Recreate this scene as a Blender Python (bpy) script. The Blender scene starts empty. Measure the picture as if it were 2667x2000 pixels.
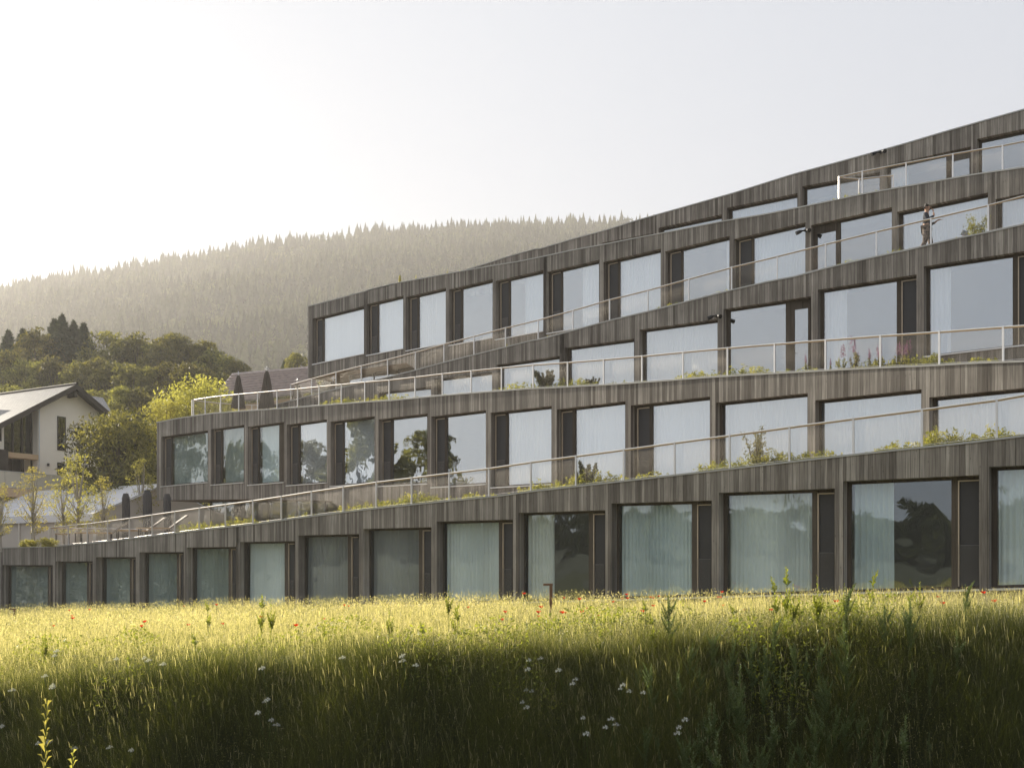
import bpy, bmesh, math, random
import numpy as np
from mathutils import Vector, Matrix
random.seed(7); rng = np.random.default_rng(11)
SC = bpy.context.scene; COL = SC.collection
F, CX, HZ, HR = 2590.0, 1333.5, 1455.0, 0.95

# ------------------------------------------------------------------ helpers
def tag(o, label=None, cat=None, group=None, kind=None):
    if label: o['label'] = label
    if cat: o['category'] = cat
    if group: o['group'] = group
    if kind: o['kind'] = kind
    return o
def empty(name, loc=(0, 0, 0), rz=0.0):
    o = bpy.data.objects.new(name, None); COL.objects.link(o)
    o.location = loc; o.rotation_euler = (0, 0, rz); o.empty_display_size = .2
    return o
def link(name, me, parent=None):
    o = bpy.data.objects.new(name, me); COL.objects.link(o)
    if parent is not None: o.parent = parent
    return o
def kids(o): return [c for c in bpy.data.objects if c.parent == o]
def copy_tree(o, parent=None):
    c = o.copy(); COL.objects.link(c)
    if parent is not None: c.parent = parent
    for ch in kids(o): copy_tree(ch, c)
    return c
class MB:
    def __init__(s): s.v = []; s.f = []; s.uv = []
    def quad(s, a, b, c, d, uv=None):
        i = len(s.v); s.v += [tuple(a), tuple(b), tuple(c), tuple(d)]; s.f.append((i, i+1, i+2, i+3))
        s.uv += uv if uv else [(0, 0)]*4
    def face(s, pts, uv=None):
        i = len(s.v); s.v += [tuple(p) for p in pts]; s.f.append(tuple(range(i, i+len(pts))))
        s.uv += uv if uv else [(0, 0)]*len(pts)
    def hexa(s, p, uo=0.0, ul=None):
        # p: 8 points: front bottom L,R, front top R,L ; back bottom L,R, back top R,L
        a, b, c, d, e, f, g, h = [Vector(q) for q in p]
        L = ul if ul else (b-a).length; t = (e-a).length
        s.quad(a, b, c, d, [(uo, a.z), (uo+L, b.z), (uo+L, c.z), (uo, d.z)])
        s.quad(f, e, h, g, [(uo+L+.37, f.z), (uo+.37, e.z), (uo+.37, h.z), (uo+L+.37, g.z)])
        s.quad(b, f, g, c, [(uo+L+.013, b.z), (uo+L+.013+t, f.z), (uo+L+.013+t, g.z), (uo+L+.013, c.z)])
        s.quad(e, a, d, h, [(uo-t, e.z), (uo, a.z), (uo, d.z), (uo-t, h.z)])
        s.quad(d, c, g, h, [(uo, d.z), (uo+L, c.z), (uo+L, c.z+t), (uo, d.z+t)])
        s.quad(e, f, b, a, [(uo, a.z-t), (uo+L, b.z-t), (uo+L, b.z), (uo, a.z)])
    def box(s, x0, x1, y0, y1, z0, z1):
        s.hexa([(x0, y0, z0), (x1, y0, z0), (x1, y0, z1), (x0, y0, z1), (x0, y1, z0), (x1, y1, z0), (x1, y1, z1), (x0, y1, z1)])
    def tube(s, pts, rad, n=8, cap=True):
        pts = [Vector(p) for p in pts]
        if not hasattr(rad, '__len__'): rad = [rad]*len(pts)
        rings = []
        for i, p in enumerate(pts):
            d = (pts[min(i+1, len(pts)-1)]-pts[max(i-1, 0)]).normalized()
            a = d.cross(Vector((0, 0, 1)))
            if a.length < .05: a = d.cross(Vector((1, 0, 0)))
            a.normalize(); b = a.cross(d)
            rings.append([p+(a*math.cos(2*math.pi*k/n)+b*math.sin(2*math.pi*k/n))*rad[i] for k in range(n)])
        for i in range(len(pts)-1):
            for k in range(n):
                s.quad(rings[i][k], rings[i][(k+1) % n], rings[i+1][(k+1) % n], rings[i+1][k])
        if cap:
            s.face(rings[0][::-1]); s.face(rings[-1])
    def build(s, name, mat, parent=None, smooth=False):
        me = bpy.data.meshes.new(name); me.from_pydata(s.v, [], s.f)
        uvl = me.uv_layers.new(name='UVMap')
        uvl.data.foreach_set('uv', np.array(s.uv, dtype=np.float32).ravel())
        me.materials.append(mat)
        if smooth: me.polygons.foreach_set('use_smooth', [True]*len(me.polygons))
        return link(name, me, parent)
def np_mesh(name, V, Fc, mat, tint=None, smooth=False):
    """V (n,3), Fc (m,k) constant k"""
    V = np.asarray(V, dtype=np.float32); Fc = np.asarray(Fc, dtype=np.int32)
    me = bpy.data.meshes.new(name); k = Fc.shape[1]; m = len(Fc)
    me.vertices.add(len(V)); me.vertices.foreach_set('co', V.ravel())
    me.loops.add(m*k); me.loops.foreach_set('vertex_index', Fc.ravel())
    me.polygons.add(m); me.polygons.foreach_set('loop_start', np.arange(0, m*k, k, dtype=np.int32))
    me.polygons.foreach_set('loop_total', np.full(m, k, dtype=np.int32))
    if smooth: me.polygons.foreach_set('use_smooth', np.ones(m, dtype=bool))
    if tint is not None:
        a = me.attributes.new('tint', 'FLOAT', 'POINT'); a.data.foreach_set('value', np.asarray(tint, dtype=np.float32))
    me.update(calc_edges=True); me.materials.append(mat)
    return me

# ------------------------------------------------------------------ materials
def mat(name):
    m = bpy.data.materials.new(name); m.use_nodes = True
    nt = m.node_tree; b = nt.nodes['Principled BSDF']
    return m, nt, b
def N(nt, t, **k):
    n = nt.nodes.new(t)
    for a, v in k.items(): setattr(n, a, v)
    return n
def mathn(nt, op, a=None, b=None, c=None):
    n = N(nt, 'ShaderNodeMath', operation=op)
    for i, v in enumerate((a, b, c)):
        if v is None: continue
        if isinstance(v, (int, float)): n.inputs[i].default_value = v
        else: nt.links.new(v, n.inputs[i])
    return n.outputs[0]
def mixc(nt, fac, a, b, mode='MIX'):
    n = N(nt, 'ShaderNodeMix', data_type='RGBA', blend_type=mode)
    for i, v in ((0, fac), (6, a), (7, b)):
        if isinstance(v, (int, float)): n.inputs[i].default_value = v
        elif isinstance(v, tuple): n.inputs[i].default_value = (*v, 1)
        else: nt.links.new(v, n.inputs[i])
    return n.outputs[2]
def plain(name, col, rough=.6, metal=0.0, var=.12, scale=3.0, spec=.5):
    m, nt, b = mat(name)
    tc = N(nt, 'ShaderNodeTexCoord'); no = N(nt, 'ShaderNodeTexNoise'); no.inputs['Scale'].default_value = scale; no.inputs['Detail'].default_value = 5
    nt.links.new(tc.outputs['Object'], no.inputs['Vector'])
    d = tuple(c*(1-var*2) for c in col); l = tuple(min(1, c*(1+var)) for c in col)
    nt.links.new(mixc(nt, no.outputs[0], d, l), b.inputs['Base Color'])
    b.inputs['Roughness'].default_value = rough; b.inputs['Metallic'].default_value = metal
    b.inputs['Specular IOR Level'].default_value = spec
    return m
def wood_boards(name, cd, cl, pitch=.105, grey=(.30, .28, .25)):
    m, nt, b = mat(name)
    uv = N(nt, 'ShaderNodeUVMap', uv_map='UVMap'); sp = N(nt, 'ShaderNodeSeparateXYZ'); nt.links.new(uv.outputs[0], sp.inputs[0])
    U, V = sp.outputs[0], sp.outputs[1]
    wn = N(nt, 'ShaderNodeTexNoise', noise_dimensions='1D'); wn.inputs['Scale'].default_value = 3.1; wn.inputs['Detail'].default_value = 2
    nt.links.new(U, wn.inputs['W'])
    U2 = mathn(nt, 'ADD', U, mathn(nt, 'MULTIPLY', wn.outputs[0], .16))
    q = mathn(nt, 'DIVIDE', U2, pitch); idx = mathn(nt, 'FLOOR', q); fr = mathn(nt, 'FRACT', q)
    w1 = N(nt, 'ShaderNodeTexWhiteNoise', noise_dimensions='1D'); nt.links.new(idx, w1.inputs['W'])
    w2 = N(nt, 'ShaderNodeTexWhiteNoise', noise_dimensions='1D'); nt.links.new(mathn(nt, 'ADD', idx, 31.7), w2.inputs['W'])
    cmb = N(nt, 'ShaderNodeCombineXYZ')
    nt.links.new(mathn(nt, 'MULTIPLY', U, 55.0), cmb.inputs[0]); nt.links.new(mathn(nt, 'MULTIPLY', V, 1.7), cmb.inputs[1])
    nt.links.new(mathn(nt, 'MULTIPLY', w1.outputs[0], 40.0), cmb.inputs[2])
    gr = N(nt, 'ShaderNodeTexNoise'); gr.inputs['Scale'].default_value = 1.0; gr.inputs['Detail'].default_value = 4; nt.links.new(cmb.outputs[0], gr.inputs['Vector'])
    cm2 = N(nt, 'ShaderNodeCombineXYZ'); nt.links.new(mathn(nt, 'MULTIPLY', U, .45), cm2.inputs[0]); nt.links.new(mathn(nt, 'MULTIPLY', V, .5), cm2.inputs[1])
    bl = N(nt, 'ShaderNodeTexNoise'); bl.inputs['Scale'].default_value = 1.0; bl.inputs['Detail'].default_value = 3; nt.links.new(cm2.outputs[0], bl.inputs['Vector'])
    # knots
    cm3 = N(nt, 'ShaderNodeCombineXYZ'); nt.links.new(mathn(nt, 'MULTIPLY', U, 9.0), cm3.inputs[0]); nt.links.new(mathn(nt, 'MULTIPLY', V, 3.2), cm3.inputs[1])
    vo = N(nt, 'ShaderNodeTexVoronoi'); vo.inputs['Scale'].default_value = 1.0; nt.links.new(cm3.outputs[0], vo.inputs['Vector'])
    kn = N(nt, 'ShaderNodeMapRange'); kn.inputs[1].default_value = .05; kn.inputs[2].default_value = .12; kn.inputs[3].default_value = .45; kn.inputs[4].default_value = 1.0
    nt.links.new(vo.outputs['Distance'], kn.inputs[0])
    c = mixc(nt, mathn(nt, 'POWER', w1.outputs[0], 1.3), cd, cl)
    c = mixc(nt, mathn(nt, 'MULTIPLY', w2.outputs[0], .35), c, grey)
    c = mixc(nt, .7, c, gr.outputs[0], 'OVERLAY')
    c = mixc(nt, .55, c, bl.outputs[0], 'OVERLAY')
    kc = N(nt, 'ShaderNodeCombineColor'); [nt.links.new(kn.outputs[0], kc.inputs[i]) for i in range(3)]
    c = mixc(nt, .8, c, kc.outputs[0], 'MULTIPLY')
    gap = mathn(nt, 'GREATER_THAN', fr, .06)
    c = mixc(nt, gap, (.035, .03, .025), c)
    nt.links.new(c, b.inputs['Base Color']); b.inputs['Roughness'].default_value = .85; b.inputs['Specular IOR Level'].default_value = .25
    bp = N(nt, 'ShaderNodeBump'); bp.inputs['Strength'].default_value = .5; bp.inputs['Distance'].default_value = .012
    hgt = mathn(nt, 'ADD', mathn(nt, 'MULTIPLY', gap, .8), mathn(nt, 'ADD', mathn(nt, 'MULTIPLY', gr.outputs[0], .25), mathn(nt, 'MULTIPLY', w2.outputs[0], .5)))
    nt.links.new(hgt, bp.inputs['Height']); nt.links.new(bp.outputs[0], b.inputs['Normal'])
    return m
def leafmat(name, c0, c1, trans=.45, objvar=.0, gloss=.04, mid=None):
    m, nt, b = mat(name); nt.nodes.remove(b)
    out = nt.nodes['Material Output']
    at = N(nt, 'ShaderNodeAttribute', attribute_name='tint')
    c = mixc(nt, at.outputs['Fac'], c0, c1)
    if mid:
        rp = N(nt, 'ShaderNodeValToRGB'); rp.color_ramp.elements[0].color = (*c0, 1); rp.color_ramp.elements[1].color = (*c1, 1)
        e = rp.color_ramp.elements.new(.5); e.color = (*mid, 1); nt.links.new(at.outputs['Fac'], rp.inputs[0]); c = rp.outputs[0]
    if objvar:
        oi = N(nt, 'ShaderNodeObjectInfo'); hs = N(nt, 'ShaderNodeHueSaturation')
        nt.links.new(c, hs.inputs['Color']); nt.links.new(mathn(nt, 'ADD', mathn(nt, 'MULTIPLY', oi.outputs['Random'], objvar), 1-objvar/2), hs.inputs['Value'])
        nt.links.new(mathn(nt, 'ADD', mathn(nt, 'MULTIPLY', oi.outputs['Random'], .024), .488), hs.inputs['Hue'])
        c = hs.outputs[0]
    d = N(nt, 'ShaderNodeBsdfDiffuse'); t = N(nt, 'ShaderNodeBsdfTranslucent')
    nt.links.new(c, d.inputs[0])
    tcol = mixc(nt, .6, c, (1.0, .95, .35), 'SCREEN') if False else mixc(nt, 1.0, c, (1.0, 1.0, .55), 'MULTIPLY')
    tc2 = N(nt, 'ShaderNodeHueSaturation'); tc2.inputs['Value'].default_value = 1.45; nt.links.new(tcol, tc2.inputs['Color'])
    nt.links.new(tc2.outputs[0], t.inputs[0])
    mx = N(nt, 'ShaderNodeMixShader'); mx.inputs[0].default_value = trans
    nt.links.new(d.outputs[0], mx.inputs[1]); nt.links.new(t.outputs[0], mx.inputs[2])
    g = N(nt, 'ShaderNodeBsdfGlossy'); g.inputs['Roughness'].default_value = .45
    m2 = N(nt, 'ShaderNodeMixShader'); m2.inputs[0].default_value = gloss
    nt.links.new(mx.outputs[0], m2.inputs[1]); nt.links.new(g.outputs[0], m2.inputs[2])
    nt.links.new(m2.outputs[0], out.inputs[0])
    return m
def glassmat(name, tint, ior=.12, wob=.004):
    m, nt, b = mat(name); nt.nodes.remove(b); out = nt.nodes['Material Output']
    tr = N(nt, 'ShaderNodeBsdfTransparent'); tr.inputs[0].default_value = (*tint, 1)
    gl = N(nt, 'ShaderNodeBsdfGlossy'); gl.inputs['Roughness'].default_value = 0.0; gl.inputs[0].default_value = (.88, .94, 1, 1)
    ge_ = N(nt, 'ShaderNodeNewGeometry'); dt = N(nt, 'ShaderNodeVectorMath', operation='DOT_PRODUCT')
    nt.links.new(ge_.outputs['Normal'], dt.inputs[0]); nt.links.new(ge_.outputs['Incoming'], dt.inputs[1])
    c5 = mathn(nt, 'POWER', mathn(nt, 'SUBTRACT', 1.0, mathn(nt, 'ABSOLUTE', dt.outputs['Value'])), 5.0)
    frs = mathn(nt, 'ADD', mathn(nt, 'MULTIPLY', c5, 1-ior), ior)      # Schlick, 'ior' carries the reflectance seen head-on
    tc = N(nt, 'ShaderNodeTexCoord'); no = N(nt, 'ShaderNodeTexNoise'); no.inputs['Scale'].default_value = .9; no.inputs['Detail'].default_value = 1.5
    nt.links.new(tc.outputs['Object'], no.inputs['Vector'])
    bp = N(nt, 'ShaderNodeBump'); bp.inputs['Distance'].default_value = wob; bp.inputs['Strength'].default_value = 1
    nt.links.new(no.outputs[0], bp.inputs['Height']); nt.links.new(bp.outputs[0], gl.inputs['Normal'])
    mx = N(nt, 'ShaderNodeMixShader'); nt.links.new(frs, mx.inputs[0]); nt.links.new(tr.outputs[0], mx.inputs[1]); nt.links.new(gl.outputs[0], mx.inputs[2])
    nt.links.new(mx.outputs[0], out.inputs[0])
    return m
def curtainmat(name, col, see=.12, tl=.3):
    m, nt, b = mat(name); nt.nodes.remove(b); out = nt.nodes['Material Output']
    d = N(nt, 'ShaderNodeBsdfDiffuse'); d.inputs[0].default_value = (*col, 1)
    t = N(nt, 'ShaderNodeBsdfTranslucent'); t.inputs[0].default_value = (*col, 1)
    x = N(nt, 'ShaderNodeBsdfTransparent')
    a = N(nt, 'ShaderNodeMixShader'); a.inputs[0].default_value = tl; nt.links.new(d.outputs[0], a.inputs[1]); nt.links.new(t.outputs[0], a.inputs[2])
    c = N(nt, 'ShaderNodeMixShader'); c.inputs[0].default_value = see; nt.links.new(a.outputs[0], c.inputs[1]); nt.links.new(x.outputs[0], c.inputs[2])
    nt.links.new(c.outputs[0], out.inputs[0]); return m

M = {}
M['wood'] = wood_boards('weathered_larch_boards', (.115, .101, .087), (.345, .318, .28), grey=(.36, .335, .30))
M['frame'] = wood_boards('brown_window_wood', (.060, .048, .037), (.092, .076, .058), pitch=.4, grey=(.08, .07, .06))
M['coping'] = plain('zinc_coping', (.42, .42, .40), .5, .25, .08, 2)
M['steel'] = plain('brushed_steel', (.72, .71, .70), .38, .75, .04, 8)
M['oak'] = plain('handrail_wood', (.50, .33, .17), .6, 0, .15, 9)
M['net'] = plain('steel_net', (.62, .56, .47), .6, .15, .05, 8)
M['glass'] = glassmat('clear_glazing', (.955, .972, .985), .30, .008)
M['glass_low'] = glassmat('teal_glazing', (.95, .985, .978), .11, .016)
M['sheer'] = curtainmat('sheer_curtain', (.90, .92, .93), .06, .1)
M['sheer_b'] = curtainmat('sheer_curtain_cool', (.78, .84, .87), .10, .1)
M['sheer_c'] = curtainmat('sheer_curtain_warm', (.86, .85, .82), .05, .1)
M['sheer_d'] = curtainmat('sheer_curtain_dusky', (.50, .55, .54), .22, .1)
M['grey_blind'] = curtainmat('grey_blind', (.42, .41, .42), .0)
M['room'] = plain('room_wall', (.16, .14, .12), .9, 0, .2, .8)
M['vent'] = plain('insect_screen', (.045, .045, .048), .6, .2, .1, 5)
M['alu'] = plain('aluminium_sill', (.66, .67, .68), .4, .6, .04, 6)
M['gravel'] = plain('roof_substrate', (.22, .17, .12), .95, 0, .3, 6)
M['soffit'] = plain('soffit_boards', (.30, .21, .13), .8, 0, .15, 2)
M['black'] = plain('black_metal', (.02, .02, .022), .4, .3, .1, 8)

# ------------------------------------------------------------------ facade geometry read off the photograph, in metres
TAG = {'a': (400, 700, 3.318), 'b': (900, 600, 3.318), 'c': (1400, 500, 3.318), 'd': (1467, 700, 3.318), 'e': (2067, 700, 3.318),
       'f': (2067, 260, 3.318), 'g': (900, 900, 3.318), '1': (0, 900, 3.16), '2': (600, 1000, 2.766), '3': (1200, 1000, 2.766),
       '4': (1967, 1000, 2.766), '5': (0, 1350, 3.16)}
def S(t, x, y=0.0):
    ox, oy, s = TAG[t]; return (ox+x/s, oy+y/s)
HP = [(79.4, 21.37, -.18), (65.06, 22.91, 1.15), (54.72, 15.62, .81), (49.6, 15.6, .5), (46.0, 13.0, .4)]
def hpx(k, x):
    u = (x-1500)/1000; a, b, c = HP[k]; return a+b*u+c*u*u
def plan(k, x, inset=0.0):
    D = F*HR/hpx(k, x); p = Vector(((x-CX)/F*D, D))
    if inset:
        d = .5; q = plan(k, x+d)-plan(k, x-d); q.normalize()
        n = Vector((-q.y, q.x))          # points away from the camera (into the building)
        p = p+n*inset
    return p
def zat(k, x, y): return (HZ-y)/F*(F*HR/hpx(k, x))
def poly(pl, x):
    if x <= pl[0][0]: (x0, y0), (x1, y1) = pl[0], pl[1]
    elif x >= pl[-1][0]: (x0, y0), (x1, y1) = pl[-2], pl[-1]
    else:
        for i in range(len(pl)-1):
            if pl[i][0] <= x <= pl[i+1][0]: (x0, y0), (x1, y1) = pl[i], pl[i+1]; break
    return y0+(y1-y0)*(x-x0)/(x1-x0)
class Arc:
    def __init__(s, k):
        s.xs = np.arange(-700, 3400, 10.0); P = [plan(k, x) for x in s.xs]
        s.l = np.concatenate([[0], np.cumsum([(P[i+1]-P[i]).length for i in range(len(P)-1)])])
    def __call__(s, x): return float(np.interp(x, s.xs, s.l))
ARC = [Arc(k) for k in range(5)]
COP = [
 [(-150, 1427)]+[S('5', *p) for p in [(0, 238), (400, 228), (700, 205), (1000, 172), (1330, 130), (1700, 85), (2180, 30)]]+[S('2', *p) for p in [(500, 958), (1000, 895), (1500, 843)]]+[S('3', *p) for p in [(277, 800), (500, 768), (1000, 712), (1500, 655), (1936, 605)]]+[S('4', *p) for p in [(500, 525), (1000, 470), (1500, 418), (1936, 365)]]+[(2860, 1098)],
 [S('a', *p) for p in [(25, 1325), (200, 1290), (500, 1247), (800, 1225), (1200, 1197), (1600, 1165), (1900, 1142)]]+[S('b', *p) for p in [(400, 1465), (800, 1425), (1200, 1392), (1600, 1362)]]+[S('d', *p) for p in [(0, 1017), (400, 995), (800, 967), (1200, 935), (1600, 910), (1991, 888)]]+[S('e', *p) for p in [(400, 865), (800, 845), (1200, 828), (1600, 805), (1991, 792)]]+[(2860, 928)],
 [S('a', *p) for p in [(950, 1195), (1100, 1160), (1400, 1080), (1700, 1005)]]+[S('b', *p) for p in [(300, 1280), (600, 1205), (840, 1140), (1100, 1075), (1400, 1000), (1630, 943)]]+[S('c', *p) for p in [(0, 1275), (300, 1195), (600, 1112), (950, 1030), (1300, 940), (1670, 845), (1991, 770)]]+[S('f', *p) for p in [(0, 1525), (300, 1445), (600, 1375), (1000, 1290), (1400, 1195), (1700, 1135), (1991, 1070)]]+[(2860, 528)],
 [S('a', *p) for p in [(1325, 325), (1500, 280), (1850, 185)]]+[S('b', *p) for p in [(0, 570), (200, 510), (400, 460), (700, 405), (1000, 350), (1250, 305), (1500, 265)]]+[S('c', *p) for p in [(0, 565), (300, 500), (550, 455), (850, 395), (1250, 320), (1600, 250), (1991, 185)]]+[S('f', *p) for p in [(250, 885), (600, 810), (850, 765), (1250, 695), (1600, 635), (1991, 580)]]+[(2860, 393)],
 [S('b', *p) for p in [(980, 355), (1200, 290), (1400, 225), (1640, 157)]]+[S('c', *p) for p in [(0, 495), (300, 405), (600, 325), (850, 245), (1100, 175), (1400, 90), (1700, 5)]]+[S('f', *p) for p in [(0, 640), (300, 560), (700, 450), (1000, 365), (1300, 275), (1600, 190), (1991, 80)]]+[(2860, 224)],
]
# openings: (head-left, head-right, sill or None, glass x range, side panel x range or None, door?, curtain spans, curtain kind)
def O(L, R, g, d=None, sill=None, cur=((0, 1),), kind='sheer', door=False):
    return dict(L=S(*L), R=S(*R), g=(S(g[0], g[1])[0], S(g[2], g[3])[0]), d=(S(d[0], d[1])[0], S(d[2], d[3])[0]) if d else None,
                sill=(S(*sill[0]), S(*sill[1])) if sill else None, cur=cur, kind=kind, door=door)
OPS = [[
 O(('5', 18, 383), ('5', 435, 383), ('5', 52, '5', 398), ('5', 415, '5', 434)),
 O(('5', 458, 353), ('5', 762, 351), ('5', 502, '5', 720), ('5', 745, '5', 761)),
 O(('5', 790, 318), ('5', 1118, 316), ('5', 832, '5', 1073), ('5', 1095, '5', 1117)),
 O(('5', 1145, 278), ('5', 1513, 275), ('5', 1190, '5', 1461), ('5', 1485, '5', 1512)),
 O(('5', 1535, 238), ('5', 1945, 232), ('5', 1585, '5', 1885), ('5', 1910, '5', 1944)),
 O(('5', 1975, 190), ('2', 42, 1170-1000+0 if False else 1170), ('5', 2030, '2', -12), ('2', 8, '2', 41)),
 O(('2', 68, 1137), ('2', 466, 1130), ('2', 112, '2', 395), ('2', 424, '2', 465)),
 O(('2', 490, 1090), ('2', 928, 1080), ('2', 535, '2', 850), ('2', 880, '2', 927), kind='grey_blind'),
 O(('2', 957, 1043), ('2', 1449, 1030), ('2', 1000, '2', 1362), ('2', 1393, '2', 1448), kind='grey_blind'),
 O(('2', 1487, 990), ('3', 376, 975), ('2', 1535, '3', 278), ('3', 308, '3', 375)),
 O(('3', 415, 928), ('3', 1042, 908), ('3', 458, '3', 925), ('3', 960, '3', 1041), cur=((0, .42),)),
 O(('3', 1085, 860), ('3', 1808, 838), ('3', 1142, '3', 1668), ('3', 1708, '3', 1807)),
 O(('3', 1860, 783), ('4', 573, 752), ('3', 1922, '4', 412), ('4', 453, '4', 572)),
 O(('4', 635, 700), ('4', 1613, 655), ('4', 693, '4', 1415), ('4', 1463, '4', 1612), cur=((0, .42),)),
 O(('4', 1685, 597), ('4', 2780, 545), ('4', 1745, '4', 2560), ('4', 2610, '4', 2779)),
], [
 O(('1', 1327, 750), ('1', 1712, 697), ('1', 1415, '1', 1712), ('1', 1366, '1', 1411), (('1', 1327, 1157), ('1', 1707, 1122))),
 O(('1', 1738, 688), ('1', 2010, 652), ('1', 1832, '1', 2010), ('1', 1770, '1', 1820), (('1', 1730, 1145), ('1', 2008, 1122))),
 O(('a', 815, 1365), ('a', 1128, 1322), ('a', 915, '1', 2300), ('a', 850, 'a', 905), (('2', 118, 727), ('2', 383, 705))),
 O(('a', 1150, 1348), ('a', 1498, 1300), ('a', 1265, 'a', 1499), ('a', 1197, 'a', 1253), (('2', 402, 730), ('2', 693, 707))),
 O(('a', 1528, 1322), ('a', 1910, 1272), ('a', 1646, 'a', 1911), ('a', 1573, 'a', 1637), (('2', 716, 735), ('2', 1038, 710))),
 O(('2', 1068, 255), ('2', 1420, 212), ('2', 1172, '2', 1420), ('2', 1100, '2', 1158), (('2', 1056, 735), ('2', 1411, 715)), cur=((.93, 1),)),
 O(('2', 1448, 235), ('2', 1842, 187), ('2', 1563, '2', 1842), ('2', 1487, '2', 1548), (('2', 1438, 743), ('2', 1836, 718)), cur=((.9, 1),)),
 O(('g', 1253, 580), ('g', 1782, 520), ('g', 1405, 'g', 1782), ('g', 1300, 'g', 1386), (('g', 1243, 1225), ('g', 1772, 1193))),
 O(('3', 692, 183), ('3', 1187, 123), ('3', 828, '3', 1187), ('3', 733, '3', 808)),
 O(('3', 1225, 155), ('3', 1797, 90), ('3', 1383, '3', 1797), ('3', 1277, '3', 1363)),
 O(('d', 1320, 1157), ('e', 122, 1073), ('d', 1380, 'e', 122)),
 O(('e', 187, 1137), ('e', 1105, 1040), ('e', 245, 'e', 1105)),
 O(('e', 1172, 1112), ('e', 2180, 1010), ('e', 1235, 'e', 2180)),
], [
 O(('b', 285, 1400), ('b', 740, 1350), ('b', 335, 'b', 740)),
 O(('b', 768, 1285), ('b', 1268, 1222), ('b', 828, 'b', 1268)),
 O(('b', 1305, 1162), ('b', 1850, 1085), ('b', 1355, 'b', 1850)),
 O(('b', 1890, 1015), ('c', 190, 1413), ('b', 1943, 'c', 190)),
 O(('c', 232, 1348), ('c', 836, 1268), ('c', 287, 'c', 836)),
 O(('d', 660, 527), ('d', 1335, 435), ('d', 713, 'd', 1335)),
 O(('d', 1385, 350), ('e', 150, 238), ('d', 1443, 'd', 1925), ('d', 1982, 'e', 149), cur=(), door=True),
 O(('e', 208, 183), ('e', 1062, 50), ('e', 262, 'e', 893), ('e', 937, 'e', 1061), cur=((0, .3),)),
 O(('f', 1125, 1440), ('e', 2115, -170), ('e', 1178, 'e', 1895), ('e', 1942, 'e', 2114), (('e', 1118, 757), ('e', 2115, 641)), cur=((0, .24),)),
], [
 O(('a', 1375, 432), ('a', 1820, 320), ('a', 1475, 'a', 1820), ('a', 1415, 'a', 1462), (('a', 1377, 825), ('a', 1822, 730))),
 O(('a', 1842, 308), ('b', 160, 655), ('a', 1945, 'b', 160), ('a', 1883, 'a', 1937), (('a', 1842, 752), ('b', 160, 1065))),
 O(('b', 182, 640), ('b', 500, 562), ('b', 287, 'b', 500), ('b', 223, 'b', 278), (('b', 182, 1080), ('b', 502, 1018))),
 O(('b', 523, 578), ('b', 868, 495), ('b', 636, 'b', 868), ('b', 568, 'b', 622), (('b', 523, 1040), ('b', 868, 972))),
 O(('b', 895, 512), ('b', 1272, 422), ('b', 1013, 'b', 1272), ('b', 940, 'b', 998), (('b', 895, 993), ('b', 1272, 925)), cur=()),
 O(('b', 1297, 440), ('b', 1710, 343), ('b', 1425, 'b', 1710), ('b', 1345, 'b', 1410), (('b', 1297, 943), ('b', 1710, 868)), cur=((.4, 1),)),
 O(('b', 1742, 365), ('c', 50, 672), ('b', 1877, 'c', 50), ('b', 1790, 'b', 1860)),
 O(('c', 82, 693), ('c', 533, 587), ('c', 217, 'c', 533), ('c', 130, 'c', 203), (('c', 80, 1222), ('c', 533, 1145)), cur=((.5, 1),)),
 O(('c', 568, 607), ('c', 1066, 490), ('c', 713, 'c', 1066), ('c', 618, 'c', 695)),
 O(('c', 1103, 515), ('c', 1660, 380), ('c', 1258, 'c', 1660), ('c', 1155, 'c', 1241), cur=((.9, 1),)),
 O(('c', 1695, 410), ('f', 103, 1060), ('c', 1870, 'f', 103), ('c', 1750, 'c', 1849)),
 O(('f', 150, 1085), ('f', 850, 928), ('f', 405, 'f', 850), ('f', 190, 'f', 388), cur=(), door=True),
 O(('f', 893, 970), ('f', 1680, 803), ('f', 945, 'f', 1680)),
 O(('f', 1745, 860), ('f', 2560, 690), ('f', 1800, 'f', 2560)),
], [
 O(('c', 560, 440), ('c', 1000, 357), ('c', 600, 'c', 1000)),
 O(('c', 1045, 312), ('c', 1593, 195), ('c', 1083, 'c', 1593)),
 O(('c', 1635, 140), ('f', 33, 808), ('c', 1682, 'f', 33)),
 O(('f', 75, 750), ('f', 745, 625), ('f', 115, 'f', 745), cur=()),
 O(('f', 793, 570), ('f', 1530, 405), ('f', 838, 'f', 1320), ('f', 1345, 'f', 1529), cur=((0, .3),), door=True),
 O(('f', 1585, 340), ('f', 2400, 165), ('f', 1625, 'f', 2400), cur=()),
]]
XR = [(-150, 2850), (408, 2850), (686, 2850), (802, 2850), (1212, 2850)]
INS = [.34, .26, .28, .26, .28]
def op_sill(k, o, x):
    if o['sill']:
        (xa, ya), (xb, yb) = o['sill']; return ya+(yb-ya)*(x-xa)/(xb-xa)
    if k == 0: return 1608-.0282*x-3
    (xa, ya), (xb, yb) = o['L'], o['R']
    yh = ya+(yb-ya)*(x-xa)/(xb-xa)
    return yh+3.27*hpx(k, x)
def bottom_z(k, x):
    if k == 0: return -3.8
    if k == 1 and x < 965: return zat(1, x, poly([(409, 1303), (600, 1300), (700, 1300), (850, 1304), (965, 1306)], x))
    if k == 3 and x < 1150: return zat(3, x, poly([(802, 984), (880, 968), (1000, 954), (1040, 947), (1150, 934)], x))
    return zat(k-1, x, poly(COP[k-1], x))-.5
hotel = empty('hotel_building', (plan(0, 1333).x, plan(0, 1333).y, -1.6))
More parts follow.
